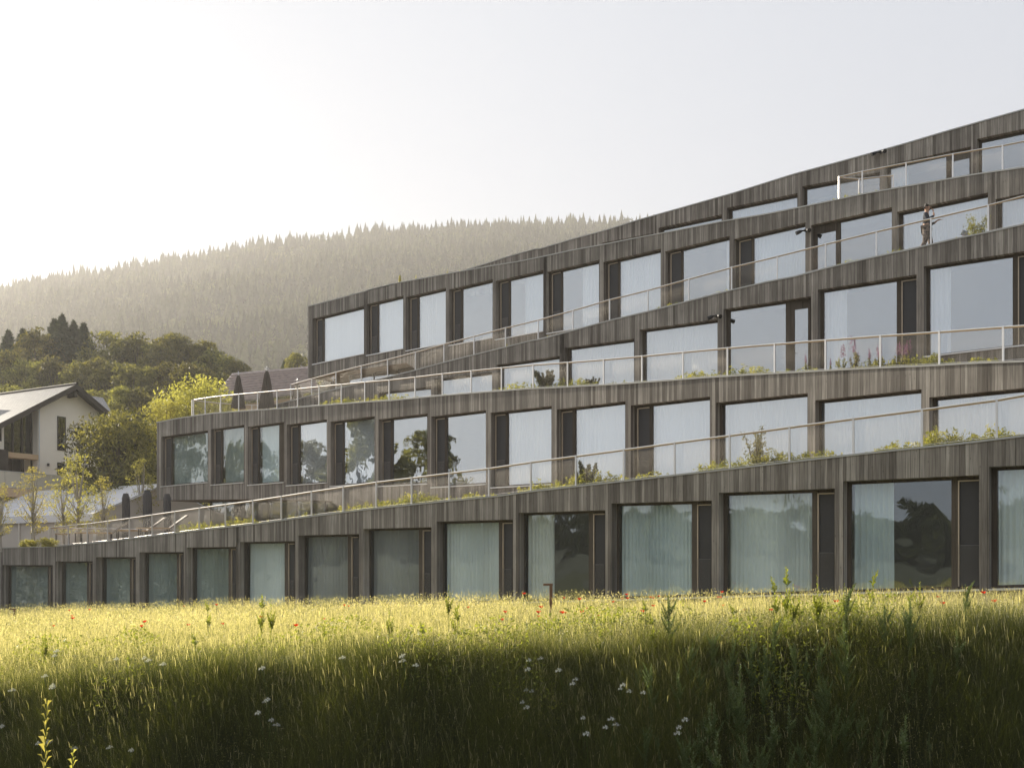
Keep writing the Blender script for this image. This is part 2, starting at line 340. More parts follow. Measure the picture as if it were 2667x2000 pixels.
tag(hotel, 'long terraced hotel clad in weathered grey vertical boards with five stepped storeys', 'hotel')
OFF = Vector(hotel.location)
def hbuild(mb, name, m, parent, **k):
    mb.v = [(v[0]-OFF.x, v[1]-OFF.y, v[2]-OFF.z) for v in mb.v]
    if parent is None: parent = hotel
    return mb.build(name, m, parent, **k)
def panel(mb, k, x0, x1, zb, zt, n=None, i0=0.0, i1=None):
    """solid wall panel of storey k between pixel columns, zb/zt functions of x"""
    if i1 is None: i1 = INS[k]
    n = n or max(1, int((x1-x0)/60))
    xs = np.linspace(x0, x1, n+1)
    for a, b in zip(xs[:-1], xs[1:]):
        pa, pb, qa, qb = plan(k, a, i0), plan(k, b, i0), plan(k, a, i1), plan(k, b, i1)
        mb.hexa([(*pa, zb(a)), (*pb, zb(b)), (*pb, zt(b)), (*pa, zt(a)), (*qa, zb(a)), (*qb, zb(b)), (*qb, zt(b)), (*qa, zt(a))], ARC[k](a), ARC[k](b)-ARC[k](a))
def on_inset(k, o, x, ins):
    """plan point where the sight line of column x meets the opening's plane set back by ins"""
    A, B = plan(k, o['L'][0], ins), plan(k, o['R'][0], ins)
    d = B-A; r = (x-CX)/F
    t = (r*A.y-A.x)/(d.x-r*d.y)
    return t
def bar(mb, P, Q, n, t, zb0, zb1, zt0, zt1, uo=0.0):
    """prism along P->Q (2D), thickness t along n"""
    P2, Q2 = P+n*t, Q+n*t
    mb.hexa([(*P, zb0), (*Q, zb1), (*Q, zt1), (*P, zt0), (*P2, zb0), (*Q2, zb1), (*Q2, zt1), (*P2, zt0)], uo)
def window(k, o):
    ins = INS[k]; xl, yl = o['L']; xr, yr = o['R']
    A, B = plan(k, xl, ins-.02), plan(k, xr, ins-.02); d = B-A; L = d.length; u = d/L; n = Vector((-u.y, u.x))
    zhl, zhr = zat(k, xl, yl), zat(k, xr, yr)
    zsl, zsr = zat(k, xl, op_sill(k, o, xl)), zat(k, xr, op_sill(k, o, xr))
    zh = lambda t: zhl+(zhr-zhl)*t
    zs = lambda t: zsl+(zsr-zsl)*t
    P = lambda t, off=0.0: A+d*t+n*off
    tcl = lambda x: min(.995, max(.005, on_inset(k, o, x, ins)))
    g0, g1 = sorted((tcl(o['g'][0]), tcl(o['g'][1])))
    fw = .05/L
    segs = [('pane', g0, g1)]
    if o['d']:
        d0, d1 = sorted((tcl(o['d'][0]), tcl(o['d'][1])))
        if d1 > .97: d1 = 1-.3*fw
        if d1 > d0+.02: segs.append(('door' if o['door'] else 'vent', d0, d1))
    segs.sort(key=lambda s: s[1])
    mb = MB(); cur = 0.0
    ft, fb = .07, .07
    def pv(t0, t1, z0a, z0b, z1a, z1b, off=0.0, th=.09):
        bar(mb, P(t0, off), P(t1, off), n, th, z0a, z0b, z1a, z1b, t0*L)
    for s in segs:
        if s[1] > cur+.002: pv(cur, s[1], zs(cur), zs(s[1]), zh(cur), zh(s[1]), 0.0 if s[0] == 'pane' else -.006)
        pv(s[1], s[2], zh(s[1])-ft, zh(s[2])-ft, zh(s[1]), zh(s[2]))
        pv(s[1], s[2], zs(s[1]), zs(s[2]), zs(s[1])+fb, zs(s[2])+fb)
        cur = s[2]
    if cur < .998: pv(cur, 1.0, zs(cur), zs(1), zh(cur), zh(1))
    w = hbuild(mb, 'window', M['frame'], None)
    low = k == 0 or (k == 1 and xl < 700)
    for kind, t0, t1 in segs:
        za, zb_, zc, zd = zs(t0)+fb, zs(t1)+fb, zh(t1)-ft, zh(t0)-ft
        g = MB()
        if kind == 'pane':
            p, q = P(t0, .04), P(t1, .04)
            bar(g, p, q, n, .012, za, zb_, zd, zc); hbuild(g, 'pane', M['glass_low' if low else 'glass'], w)
        else:
            e = .035/L
            if kind == 'door':
                f_ = MB(); e = .10/L
                for (a, b) in ((t0+.002, t0+e), (t1-e, t1-.002)): bar(f_, P(a, -.02), P(b, -.02), n, .06, zs(a)+fb, zs(b)+fb, zh(a)-ft-.004, zh(b)-ft-.004)
                bar(f_, P(t0+e, -.02), P(t1-e, -.02), n, .06, zh(t0+e)-ft-.3, zh(t1-e)-ft-.3, zh(t0+e)-ft-.004, zh(t1-e)-ft-.004)
                bar(f_, P(t0+e, -.02), P(t1-e, -.02), n, .06, zs(t0+e)+fb, zs(t1-e)+fb, zs(t0+e)+fb+.14, zs(t1-e)+fb+.14)
                dd = hbuild(f_, 'door', M['frame'], w)
                h_ = MB(); zz = zs(t0)+1.05; c_ = P(t0+e*.6, -.05); h_.tube([(*c_, zz), (*(c_+n*-.04), zz), (*(c_+n*-.04+u*.12), zz)], .011, 6)
                hbuild(h_, 'door_handle', M['black'], w)
                bar(g, P(t0+e, 0), P(t1-e, 0), n, .012, za+.14, zb_+.14, zd-.3, zc-.3); hbuild(g, 'door_pane', M['glass'], w)
            else:
                # narrow ventilation leaf: pale edge, dark screen, woven guard in its lower part
                f_ = MB(); e = .03/L
                bar(f_, P(t0, -.03), P(t0+e, -.03), n, .05, za, za, zd-.02, zd-.02)
                bar(f_, P(t0+e, -.03), P(t1, -.03), n, .05, zd-.05, zc-.05, zd-.02, zc-.02)
                hbuild(f_, 'vent_leaf_edge', M['alu_warm'], w)
                bar(g, P(t0+e, .02), P(t1, .02), n, .03, za, zb_, zd-.05, zc-.05); hbuild(g, 'vent_leaf', M['vent'], w)
                if k in (0, 1, 3):
                    s_ = MB(); hh = 1.0; W = (t1-t0)*L; st = .06
                    m_ = int(W/st+hh/.04)
                    for sgn in (1, -1):
                        for j in range(-int(hh/.6/st)-1, int(W/st)+int(hh/.6/st)+2):
                            x0 = j*st; x1 = x0+sgn*hh/.6
                            # clip to 0..W
                            za_, zb2 = 0.0, hh
                            tA, tB = 0.0, 1.0
                            if x1 != x0:
                                ta, tb = (0-x0)/(x1-x0), (W-x0)/(x1-x0)
                                if ta > tb: ta, tb = tb, ta
                                tA, tB = max(tA, ta), min(tB, tb)
                            if tB-tA < .03: continue
                            a_ = P(t0, -.05)+u*(x0+(x1-x0)*tA); b_ = P(t0, -.05)+u*(x0+(x1-x0)*tB)
                            s_.tube([(*a_, za+.02+hh*tA), (*b_, za+.02+hh*tB)], .0022, 3, False)
                    p0, p1 = P(t0, -.05), P(t1, -.05)
                    s_.tube([(*p0, za+.02+hh), (*p1, za+.02+hh)], .006, 4)
                    hbuild(s_, 'guard_net', M['net_dark'], w)
    # aluminium sill where the photo shows one
    if o['sill'] or k == 0:
        sm = MB(); p, q = P(-.005, -ins-.03), P(1.0, -ins-.03)
        bar(sm, p, q, n, ins+.10, zs(0)-.05, zs(1)-.05, zs(0)-.006, zs(1)-.006); hbuild(sm, 'sill', M['alu'], w)
    # curtains with folds
    for (c0, c1) in o['cur']:
        ta, tb = g0+(g1-g0)*c0, g0+(g1-g0)*c1
        W = (tb-ta)*L; nn = max(6, int(W/.022)); cm = MB(); ph = random.random()*6
        ph2 = random.random()*6; f1 = random.uniform(38, 52)
        prev = None
        for j in range(nn+1):
            t = ta+(tb-ta)*j/nn; s_ = W*j/nn
            amp = (.030 if k == 0 else .013)*(1+.6*math.sin(s_*3+ph))
            of = .20+amp*math.sin(s_*f1+ph+1.3*math.sin(s_*5+ph2))
            of2 = .20+1.5*amp*math.sin(s_*f1*.97+ph+1.6*math.sin(s_*4+ph2)+.5)
            pb, pt_ = P(t, of2), P(t, of)
            cur_ = ((*pb, zs(t)+.05), (*pt_, zh(t)+.1))
            if prev: cm.quad(prev[0], cur_[0], cur_[1], prev[1])
            prev = cur_
        c = hbuild(cm, 'curtain', M[o['kind'] if o['kind'] != 'sheer' else 'sheer_d' if ((k == 0 and xl < 600) or (k == 1 and xl < 620)) else random.choice(('sheer', 'sheer', 'sheer_b', 'sheer_c'))], w, smooth=True)
M['alu_warm'] = plain('pale_leaf_edge', (.50, .42, .32), .5, .2, .05, 6)
M['net_dark'] = plain('guard_net_steel', (.25, .24, .23), .45, .5, .05, 8)
storeys = ['ground', 'first', 'second', 'third', 'top']
for k in range(5):
    x0, x1 = XR[k]; ops = OPS[k]; mb = MB()
    top = lambda x, k=k: zat(k, x, poly(COP[k], x)+.05*hpx(k, x)/HR)
    bz = lambda x, k=k: bottom_z(k, x)
    cx_ = x0
    for o in ops:
        xl, xr = o['L'][0], o['R'][0]
        if xl > cx_+.5: panel(mb, k, cx_, xl, bz, top)
        yh = lambda x, o=o: o['L'][1]+(o['R'][1]-o['L'][1])*(x-o['L'][0])/(o['R'][0]-o['L'][0])
        panel(mb, k, xl, xr, lambda x, k=k: zat(k, x, yh(x)), top)
        if k > 0:
            st = lambda x, k=k, o=o: zat(k, x, op_sill(k, o, x))-.055
            if st(xl) > bz(xl)+.05 and st(xr) > bz(xr)+.05: panel(mb, k, xl, xr, bz, st)
        cx_ = xr
    if cx_ < x1: panel(mb, k, cx_, x1, bz, top)
    # closed end at the left and a deep return wall
    if k: 
        P0 = plan(k, x0); P1 = plan(k, x0, INS[k]+5.0); n_ = (P1-P0).normalized(); u_ = Vector((n_.y, -n_.x))
        bar(mb, P0+n_*(INS[k]+.002), P1, u_, .25, bz(x0), bz(x0), top(x0)-.002, top(x0)-.002)
    hbuild(mb, 'boarded_wall', M['wood'], None)
    # coping
    cp = MB(); xs = np.arange(x0, x1+1, 18.0)
    for a, b in zip(xs[:-1], xs[1:]):
        za, zb_ = zat(k, a, poly(COP[k], a)), zat(k, b, poly(COP[k], b))
        pa, pb, qa, qb = plan(k, a, -.03), plan(k, b, -.03), plan(k, a, .36), plan(k, b, .36)
        h_ = .052
        cp.hexa([(*pa, za-h_), (*pb, zb_-h_), (*pb, zb_), (*pa, za), (*qa, za-h_), (*qb, zb_-h_), (*qb, zb_), (*qa, za)])
    hbuild(cp, 'coping', M['coping'], None)
    for o in ops: window(k, o)
    # rooms behind
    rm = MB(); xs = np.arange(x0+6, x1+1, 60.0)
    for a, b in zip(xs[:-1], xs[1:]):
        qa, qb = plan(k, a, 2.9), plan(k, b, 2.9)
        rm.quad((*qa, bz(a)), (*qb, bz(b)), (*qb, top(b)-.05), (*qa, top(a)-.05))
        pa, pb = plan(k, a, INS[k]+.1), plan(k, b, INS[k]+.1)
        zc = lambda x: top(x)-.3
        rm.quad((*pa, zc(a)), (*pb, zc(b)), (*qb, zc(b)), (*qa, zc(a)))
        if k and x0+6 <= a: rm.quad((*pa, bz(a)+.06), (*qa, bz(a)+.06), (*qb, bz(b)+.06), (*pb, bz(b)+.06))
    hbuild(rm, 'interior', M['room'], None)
    # terrace deck / green roof running back to the next storey
    dk = MB(); xs = np.arange(x0, x1+1, 30.0)
    for a, b in zip(xs[:-1], xs[1:]):
        za, zb_ = zat(k, a, poly(COP[k], a))-.04, zat(k, b, poly(COP[k], b))-.04
        def back(x):
            if k < 4:
                if x >= XR[k+1][0]-30: return plan(k+1, x, .1)
                return plan(k, x, max(.5, min(14, (plan(k+1, x)-plan(k, x)).length*.75)))
            return plan(k, x, 6.0)
        pa, pb, qa, qb = plan(k, a, .3), plan(k, b, .3), back(a), back(b)
        dk.quad((*pa, za), (*pb, zb_), (*qb, zb_), (*qa, za))
    hbuild(dk, 'roof_terrace', M['gravel'], None)
# overhang soffits and recessed glazed ground level under the first and third storeys
for (k, xa, xb, dep, zf) in ((1, 409, 965, 4.7, None), (3, 803, 1150, 4.7, None)):
    sf = MB(); xs = np.linspace(xa, xb, 10)
    for a, b in zip(xs[:-1], xs[1:]):
        za, zb_ = bottom_z(k, a)-.004, bottom_z(k, b)-.004
        sf.quad((*plan(k, a), za), (*plan(k, a, dep), za), (*plan(k, b, dep), zb_), (*plan(k, b), zb_))
    hbuild(sf, 'soffit', M['soffit'], None)
    xs = np.linspace(487 if k == 1 else 870, xb+40, 8 if k == 1 else 6); fr_ = MB(); gl = MB()
    for i, (a, b) in enumerate(zip(xs[:-1], xs[1:])):
        ins = 1.5 if k == 1 else 1.2
        pa, pb = plan(k, a, ins), plan(k, b, ins); uu = (pb-pa).normalized(); nn = Vector((-uu.y, uu.x))
        zl = zat(k-1, a, poly(COP[k-1], a))-.4; zt = bottom_z(k, a)+.1
        bar(gl, pa+uu*.12, pb, nn, .012, zl, zl, zt, zt)
        bar(fr_, pa, pa+uu*.12, nn, .12, zl, zl, zt, zt)
        bar(fr_, pa+uu*.12, pb, nn, .12, zt-.15, zt-.15, zt, zt)
    fo = hbuild(fr_, 'glazed_front', M['frame'], None)
    hbuild(gl, 'pane', M['glass_low' if k == 1 else 'glass'], fo)
    bk = MB()
    for a, b in zip(xs[:-1], xs[1:]):
        bk.quad((*plan(k, a, 4.2), zat(k-1, a, poly(COP[k-1], a))-.4), (*plan(k, b, 4.2), zat(k-1, b, poly(COP[k-1], b))-.4), (*plan(k, b, 4.2), bottom_z(k, b)+.1), (*plan(k, a, 4.2), bottom_z(k, a)+.1))
    xe = xs[0]; zlo, zhi = zat(k-1, xe, poly(COP[k-1], xe))-.4, bottom_z(k, xe)+.1
    bk.quad((*plan(k, xe, ins), zlo), (*plan(k, xe, 4.2), zlo), (*plan(k, xe, 4.2), zhi), (*plan(k, xe, ins), zhi))
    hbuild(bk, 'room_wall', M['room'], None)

# ------------------------------------------------------------------ railings
RX = [
 [126, 172, 221.5, 274, 331, 390, 449, 513, 581, 652.5, 726.5, 805.4, 887.8, 974, 1066, 1164, 1267.6, 1377, 1494.6, 1619.4, 1752.4, 1896, 2052, 2219, 2398, 2593.5, 2805],
 [499.5, 529.6, 570, 617, 666, 716.5, 770, 826, 884, 945, 1008.5, 1076, 1147, 1222, 1301, 1383.7, 1473, 1567, 1667, 1774, 1889.5, 2012.5, 2145, 2288, 2441.6, 2608, 2789],
 [753.5, 808, 871, 937, 1005.5, 1078, 1152.6, 1230.6, 1312.6, 1398, 1488.6, 1584, 1684, 1790.6, 1902, 2021, 2147, 2279.5, 2421.7, 2571, 2735],
 [2183, 2242.7, 2357, 2479, 2608.6, 2750]]
def rail_run(pts, name='railing'):
    """pts: list of (Vector2 plan, z base); one railing: handrail mesh with children"""
    hr = MB(); wd = MB(); nt_ = MB()
    hr.tube([(*p, z+HR-.012) for p, z in pts], .021, 8)
    wd_pts = [(*p, z+HR-.042) for p, z in pts]; wd.tube(wd_pts, .016, 6)
    root = hbuild(hr, name, M['steel'], None, smooth=True)
    hbuild(wd, 'timber_underrail', M['oak'], root, smooth=True)
    for (p, z) in pts:
        pm = MB(); w = .024
        i = [q[0] for q in pts].index(p); a = pts[max(0, i-1)][0]; b = pts[min(len(pts)-1, i+1)][0]
        u = (b-a).normalized(); n = Vector((-u.y, u.x))
        bar(pm, p-u*w-n*w, p+u*w-n*w, n, 2*w, z-.02, z-.02, z+HR+.012, z+HR+.012)
        pm.box(p.x-.05, p.x+.05, p.y-.05, p.y+.05, z-.004, z+.012)
        hbuild(pm, 'post', M['steel'], root)
    cl = [0.0]
    for i in range(len(pts)-1): cl.append(cl[-1]+(pts[i+1][0]-pts[i][0]).length)
    X = np.interp; cx = [p.x for p, z in pts]; cy = [p.y for p, z in pts]; cz = [z for p, z in pts]
    Lt = cl[-1]; pitch = .058; rise = .035*2/.058*.5   # diamond net
    V = []; Fq = []
    hgt = HR-.10; run = hgt/rise
    def pt(s, h):
        return np.array([X(s, cl, cx), X(s, cl, cy), X(s, cl, cz)+.05+h])
    r = .00105
    for sg in (1, -1):
        s0s = np.arange(-run if sg > 0 else 0, Lt+(0 if sg > 0 else run), pitch)
        for s0 in s0s:
            s1 = s0+sg*run; tA, tB = 0.0, 1.0
            ta, tb = (0-s0)/(s1-s0), (Lt-s0)/(s1-s0)
            if ta > tb: ta, tb = tb, ta
            tA, tB = max(0, ta), min(1, tb)
            if tB-tA < .02: continue
            ns = max(1, int(math.ceil((tB-tA)*run/.8)))
            ts = np.linspace(tA, tB, ns+1); b0 = len(V)
            for t in ts:
                c = pt(s0+(s1-s0)*t, hgt*t)
                V += [c+[0, 0, r], c+[r, -r, -r*.5], c+[-r, r, -r*.5]]
            for j in range(ns):
                for q in range(3):
                    a0 = b0+3*j+q; a1 = b0+3*j+(q+1) % 3; Fq.append((a0, a1, a1+3, a0+3))
    V = np.array(V)-np.array(OFF)
    link('wire_net', np_mesh('wire_net', V, Fq, M['net']), root)
    cb = MB(); cb.tube([(*p, z+.045) for p, z in pts], .005, 5); cb.tube([(*p, z+HR-.055) for p, z in pts], .004, 5)
    hbuild(cb, 'edge_cable', M['steel'], root)
    return root
def cop_pt(k, x, off=.12):
    p = plan(k, x, off); return (p, zat(k, x, poly(COP[k], x)))
for k, xs in enumerate(RX):
    pts = [cop_pt(k, x) for x in xs]
    rail_run(pts)
    if k in (0, 1, 3):     # return of the railing at its left end, going back from the edge
        p0, z0 = cop_pt(k, xs[0]-(6 if k < 3 else 2), .16); u = (plan(k, xs[0]+40)-plan(k, xs[0])).normalized(); n = Vector((-u.y, u.x))
        D_ = {0: 7.0, 1: 5.0, 3: 2.6}[k]
        pp = [(p0, z0)]
        if k < 3:
            for j in range(1, 4): pp.append((p0+n*D_*j/3+u*.25*j*j, z0))
            for j in range(1, 4): pp.append((p0+n*D_+u*(2.25+2.0*j), z0+.03*j))
        else:
            for j in (2, 5):
                a = j/5*1.5; pp.append((p0+n*(1.3*math.sin(a))+u*(1.6*(1-math.cos(a))+.25), z0))
        rail_run(pp)

# ------------------------------------------------------------------ ground
CREST_Y = 13.0
RIDGE = [(-2600, 1240), (-1300, 985), (0, 772), (360, 712), (720, 652), (960, 624), (1200, 609), (1570, 597), (2000, 588), (3000, 640), (4800, 900)]
def sstep(a, b, x):
    t = np.clip((x-a)/(b-a), 0, 1); return t*t*(3-2*t)
def vnoise(x, y, s, seed=0):
    # cheap smooth pseudo noise
    x = x/s; y = y/s
    return (np.sin(x*1.7+seed+1.3*np.sin(y*1.1+seed*2))+np.sin(y*1.9+seed*1.7+1.1*np.sin(x*1.3)) + .5*np.sin(x*4.1+y*3.3+seed))/2.5
def ground(X, Y):
    X = np.asarray(X, float); Y = np.asarray(Y, float); r = np.hypot(X, Y)
    base = -1.6+np.where(X > 0, .03, .05)*np.clip(X, -40, 25)
    cy = CREST_Y+.22*np.sin(X*.7)+.12*np.sin(X*1.9+1)
    base = base+.08*vnoise(X, Y, 2.2, 3)+.20*np.exp(-((Y-13.9)/1.7)**2)*sstep(-3, 4, X)
    down = 1.2*np.clip(cy-Y, 0, None); bank = base-np.minimum(down-.10*(1-np.exp(-2*down)), 2.8)
    near_rise = sstep(7.5, 4.0, Y)
    zb = bank*(1-near_rise)+(-1.75)*near_rise
    near = np.where(Y > 3, zb, -1.75)
    Yc = np.where(Y > 1, Y, 1.0)
    px = np.clip(CX+F*X/Yc, -2600, 4800)
    ridge = np.interp(px, [p[0] for p in RIDGE], [p[1] for p in RIDGE])
    zr = (HZ-ridge)/F*1000.0
    D = Y
    prof = np.interp(D, [0, 58, 75, 100, 150, 300, 450], [0, -1.5, 2, 7, 14, 38, 65])
    s = np.clip((D-450)/550, 0, 1)
    hill = np.where(D < 450, prof*np.clip(zr/290, .3, 1.1), (65*np.clip(zr/290, .3, 1.1))*(1-s)+zr*s)
    hill = hill+np.where(D > 300, 5*vnoise(X, Y, 60, 1)*sstep(1000, 850, D)*sstep(300, 400, D), 0)
    hill = np.where(D > 1000, zr-(D-1000)*.25, hill)
    w = sstep(54, 68, Y)
    front = near*(1-w)+hill*w
    back = -1.75+(15+9*vnoise(X, Y, 90, 5))*sstep(200, 420, r)
    wf = sstep(-.05, .12, Y/np.maximum(r, 1))
    wf = np.where(r < 60, 1.0, wf)
    return front*wf+back*(1-wf)
rad = np.concatenate([np.arange(0, 6, 1.0), np.arange(6, 18, .25), np.arange(18, 60, 1.5), np.arange(60, 160, 6), np.arange(160, 460, 15), np.arange(460, 1400, 30), [1500, 2500, 5000]])
na = 600; ang = np.linspace(0, 2*np.pi, na, endpoint=False)
RR, AA = np.meshgrid(rad, ang, indexing='ij'); GX, GY = RR*np.sin(AA), RR*np.cos(AA); GZ = ground(GX, GY)
GZ[rad > 1400] = -30
V = np.stack([GX, GY, GZ], -1).reshape(-1, 3); nr = len(rad)
i, j = np.meshgrid(np.arange(nr-1), np.arange(na), indexing='ij'); j2 = (j+1) % na
Fc = np.stack([i*na+j, (i+1)*na+j, (i+1)*na+j2, i*na+j2], -1).reshape(-1, 4)[:, ::-1]
M['ground'] = plain('meadow_soil', (.055, .06, .022), .95, 0, .3, .8)
g = link('ground', np_mesh('ground', V, Fc, M['ground'], smooth=True)); tag(g, kind='structure')

# ------------------------------------------------------------------ grass
def blades(X, Y, Z, H, W, lean, az, tint):
    """tapered three-segment blades; returns V,F,tint"""
    n = len(X); fa = rng.uniform(0, np.pi, n)          # facing
    dx, dy = np.cos(fa)*W/2, np.sin(fa)*W/2
    lx, ly = np.cos(az)*lean*H, np.sin(az)*lean*H
    P = np.zeros((n, 7, 3)); hs = [0, .45, .8, 1.0]; ws = [1, .85, .5, 0]
    for q in range(3):
        t = hs[q]; P[:, 2*q, 0] = X+lx*t*t-dx*ws[q]; P[:, 2*q, 1] = Y+ly*t*t-dy*ws[q]; P[:, 2*q, 2] = Z+H*(t-.25*lean*t*t)
        P[:, 2*q+1, 0] = X+lx*t*t+dx*ws[q]; P[:, 2*q+1, 1] = Y+ly*t*t+dy*ws[q]; P[:, 2*q+1, 2] = Z+H*(t-.25*lean*t*t)
    P[:, 6, 0] = X+lx; P[:, 6, 1] = Y+ly; P[:, 6, 2] = Z+H*(1-.25*lean)
    b = (np.arange(n)*7)[:, None]
    T = np.concatenate([b+np.array([[0, 1, 3]]), b+np.array([[0, 3, 2]]), b+np.array([[2, 3, 5]]), b+np.array([[2, 5, 4]]), b+np.array([[4, 5, 6]])], 0)
    tt = np.repeat(tint, 7).reshape(n, 7)
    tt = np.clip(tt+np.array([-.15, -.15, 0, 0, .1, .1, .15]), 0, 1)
    return P.reshape(-1, 3), T, tt.ravel()
def facade_front(X, Y):
    # signed distance in front of the ground storey (plane fit through its plan curve)
    A, B = plan(0, 0), plan(0, 2600); u = (B-A).normalized(); n = Vector((-u.y, u.x))
    return -((X-A.x)*n.x+(Y-A.y)*n.y)
def scatter(n, y0, y1, xm=1.12, pw=1.0):
    Y = y0+(y1-y0)*rng.random(n)**pw; X = (rng.random(n)*2-1)*Y*.515*xm
    return X, Y
parts = []
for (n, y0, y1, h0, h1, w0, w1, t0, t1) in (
    (380000, 10.6, 13.4, .28, .80, .0022, .0056, 0, .44),  # bank blades: darker tint range puts the bank's shade into their colour
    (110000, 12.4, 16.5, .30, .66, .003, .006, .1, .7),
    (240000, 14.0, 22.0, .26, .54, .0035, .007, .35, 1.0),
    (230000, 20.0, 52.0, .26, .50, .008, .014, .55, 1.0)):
    X, Y = scatter(n, y0, y1)
    ok = facade_front(X, Y) > .7
    X, Y = X[ok], Y[ok]; n = len(X)
    clump = vnoise(X, Y, .55, 2); pat = vnoise(X, Y, 2.6, 9)
    keep = rng.random(n) < (.72+.28*clump); X, Y, clump, pat = X[keep], Y[keep], clump[keep], pat[keep]; n = len(X)
    H = rng.uniform(h0, h1, n)*(1+.22*clump)
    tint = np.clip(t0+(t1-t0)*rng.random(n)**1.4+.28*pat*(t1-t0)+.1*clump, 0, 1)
    parts.append(blades(X, Y, ground(X, Y)-.03, H, rng.uniform(w0, w1, n), rng.uniform(.1, .95, n)**1.3, rng.uniform(0, 6.28, n), tint))
# seed heads on thin straw stalks
for (n, y0, y1, hs, ss) in ((3000, 10.8, 13.0, .85, .8), (14000, 12.3, 22, .72, 1.0), (11000, 20, 50, .60, 1.7)):
    X, Y = scatter(n, y0, y1); ok = facade_front(X, Y) > .7; X, Y = X[ok], Y[ok]; n = len(X)
    Z = ground(X, Y); H = rng.uniform(.7, 1.05, n)*hs; az = rng.normal(2.6, 1.4, n); le = rng.uniform(.05, .4, n)
    parts.append(blades(X, Y, Z, H, np.full(n, .0028*ss), le, az, rng.uniform(.55, .95, n)))
    tx, ty, tz = X+np.cos(az)*le*H*.82, Y+np.sin(az)*le*H*.82, Z+H*(.9-.25*le)
    parts.append(blades(tx, ty, tz, rng.uniform(.08, .15, n), np.full(n, .0065*ss), le, az, rng.uniform(.6, 1.0, n)))
off = 0; Vs, Fs, Ts = [], [], []
for a, b, c in parts: Vs.append(a); Fs.append(b+off); Ts.append(c); off += len(a)
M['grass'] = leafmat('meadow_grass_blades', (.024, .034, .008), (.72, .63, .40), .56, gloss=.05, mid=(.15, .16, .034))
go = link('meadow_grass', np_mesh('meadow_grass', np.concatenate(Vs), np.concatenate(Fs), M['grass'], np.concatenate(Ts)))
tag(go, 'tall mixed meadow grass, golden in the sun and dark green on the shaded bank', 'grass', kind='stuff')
del Vs, Fs, Ts, parts

# ------------------------------------------------------------------ leaves
def leaves(C, size, tint, up=0.0, elong=1.6):
    """diamond leaves at centres C"""
    n = len(C); a = rng.normal(size=(n, 3)); a[:, 2] *= (1-up); a /= np.linalg.norm(a, axis=1)[:, None]
    b = rng.normal(size=(n, 3)); b -= (b*a).sum(1)[:, None]*a; b /= np.linalg.norm(b, axis=1)[:, None]
    s = (size*rng.uniform(.6, 1.3, n))[:, None]
    V = np.stack([C-a*s*elong, C+b*s*.55, C+a*s*elong, C-b*s*.55], 1).reshape(-1, 3)
    Fq = np.arange(n*4).reshape(n, 4)
    return V, Fq, np.repeat(tint, 4)
def cat(parts):
    off = 0; V, Fq, T = [], [], []
    for a, b, c in parts: V.append(a); Fq.append(b+off); T.append(c); off += len(a)
    return np.concatenate(V), np.concatenate(Fq), np.concatenate(T)
M['bark'] = plain('bark', (.10, .08, .06), .9, 0, .3, 6)
M['birch_bark'] = plain('pale_birch_bark', (.42, .38, .32), .8, 0, .3, 7)
M['leaf_mid'] = leafmat('broadleaf_foliage', (.032, .040, .013), (.31, .28, .085), .45, .75)
M['leaf_dark'] = leafmat('spruce_foliage', (.022, .036, .014), (.06, .075, .026), .15, .3)
M['leaf_gold'] = leafmat('sunlit_young_foliage', (.20, .18, .038), (.50, .45, .14), .46, .15)
M['leaf_far'] = leafmat('far_forest_foliage', (.009, .015, .007), (.12, .13, .045), .15, gloss=0.0)
def trunk_mesh(h, r, limbs, name='trunk', m='bark', bend=.3):
    mb = MB(); pts = [(0, 0, -.3)]+[(bend*math.sin(t*3+h)*t, bend*math.cos(t*2.3+h)*t*.6, h*t) for t in (.2, .45, .7, .95)]
    mb.tube(pts, [r*1.3, r, r*.75, r*.5, r*.15], 7)
    for (p, q, rr) in limbs:
        p, q = Vector(p), Vector(q); mid = (p+q)/2+Vector((0, 0, -.08*(q-p).length))
        mb.tube([p, mid, q], [rr, rr*.6, rr*.15], 5, False)
    return mb
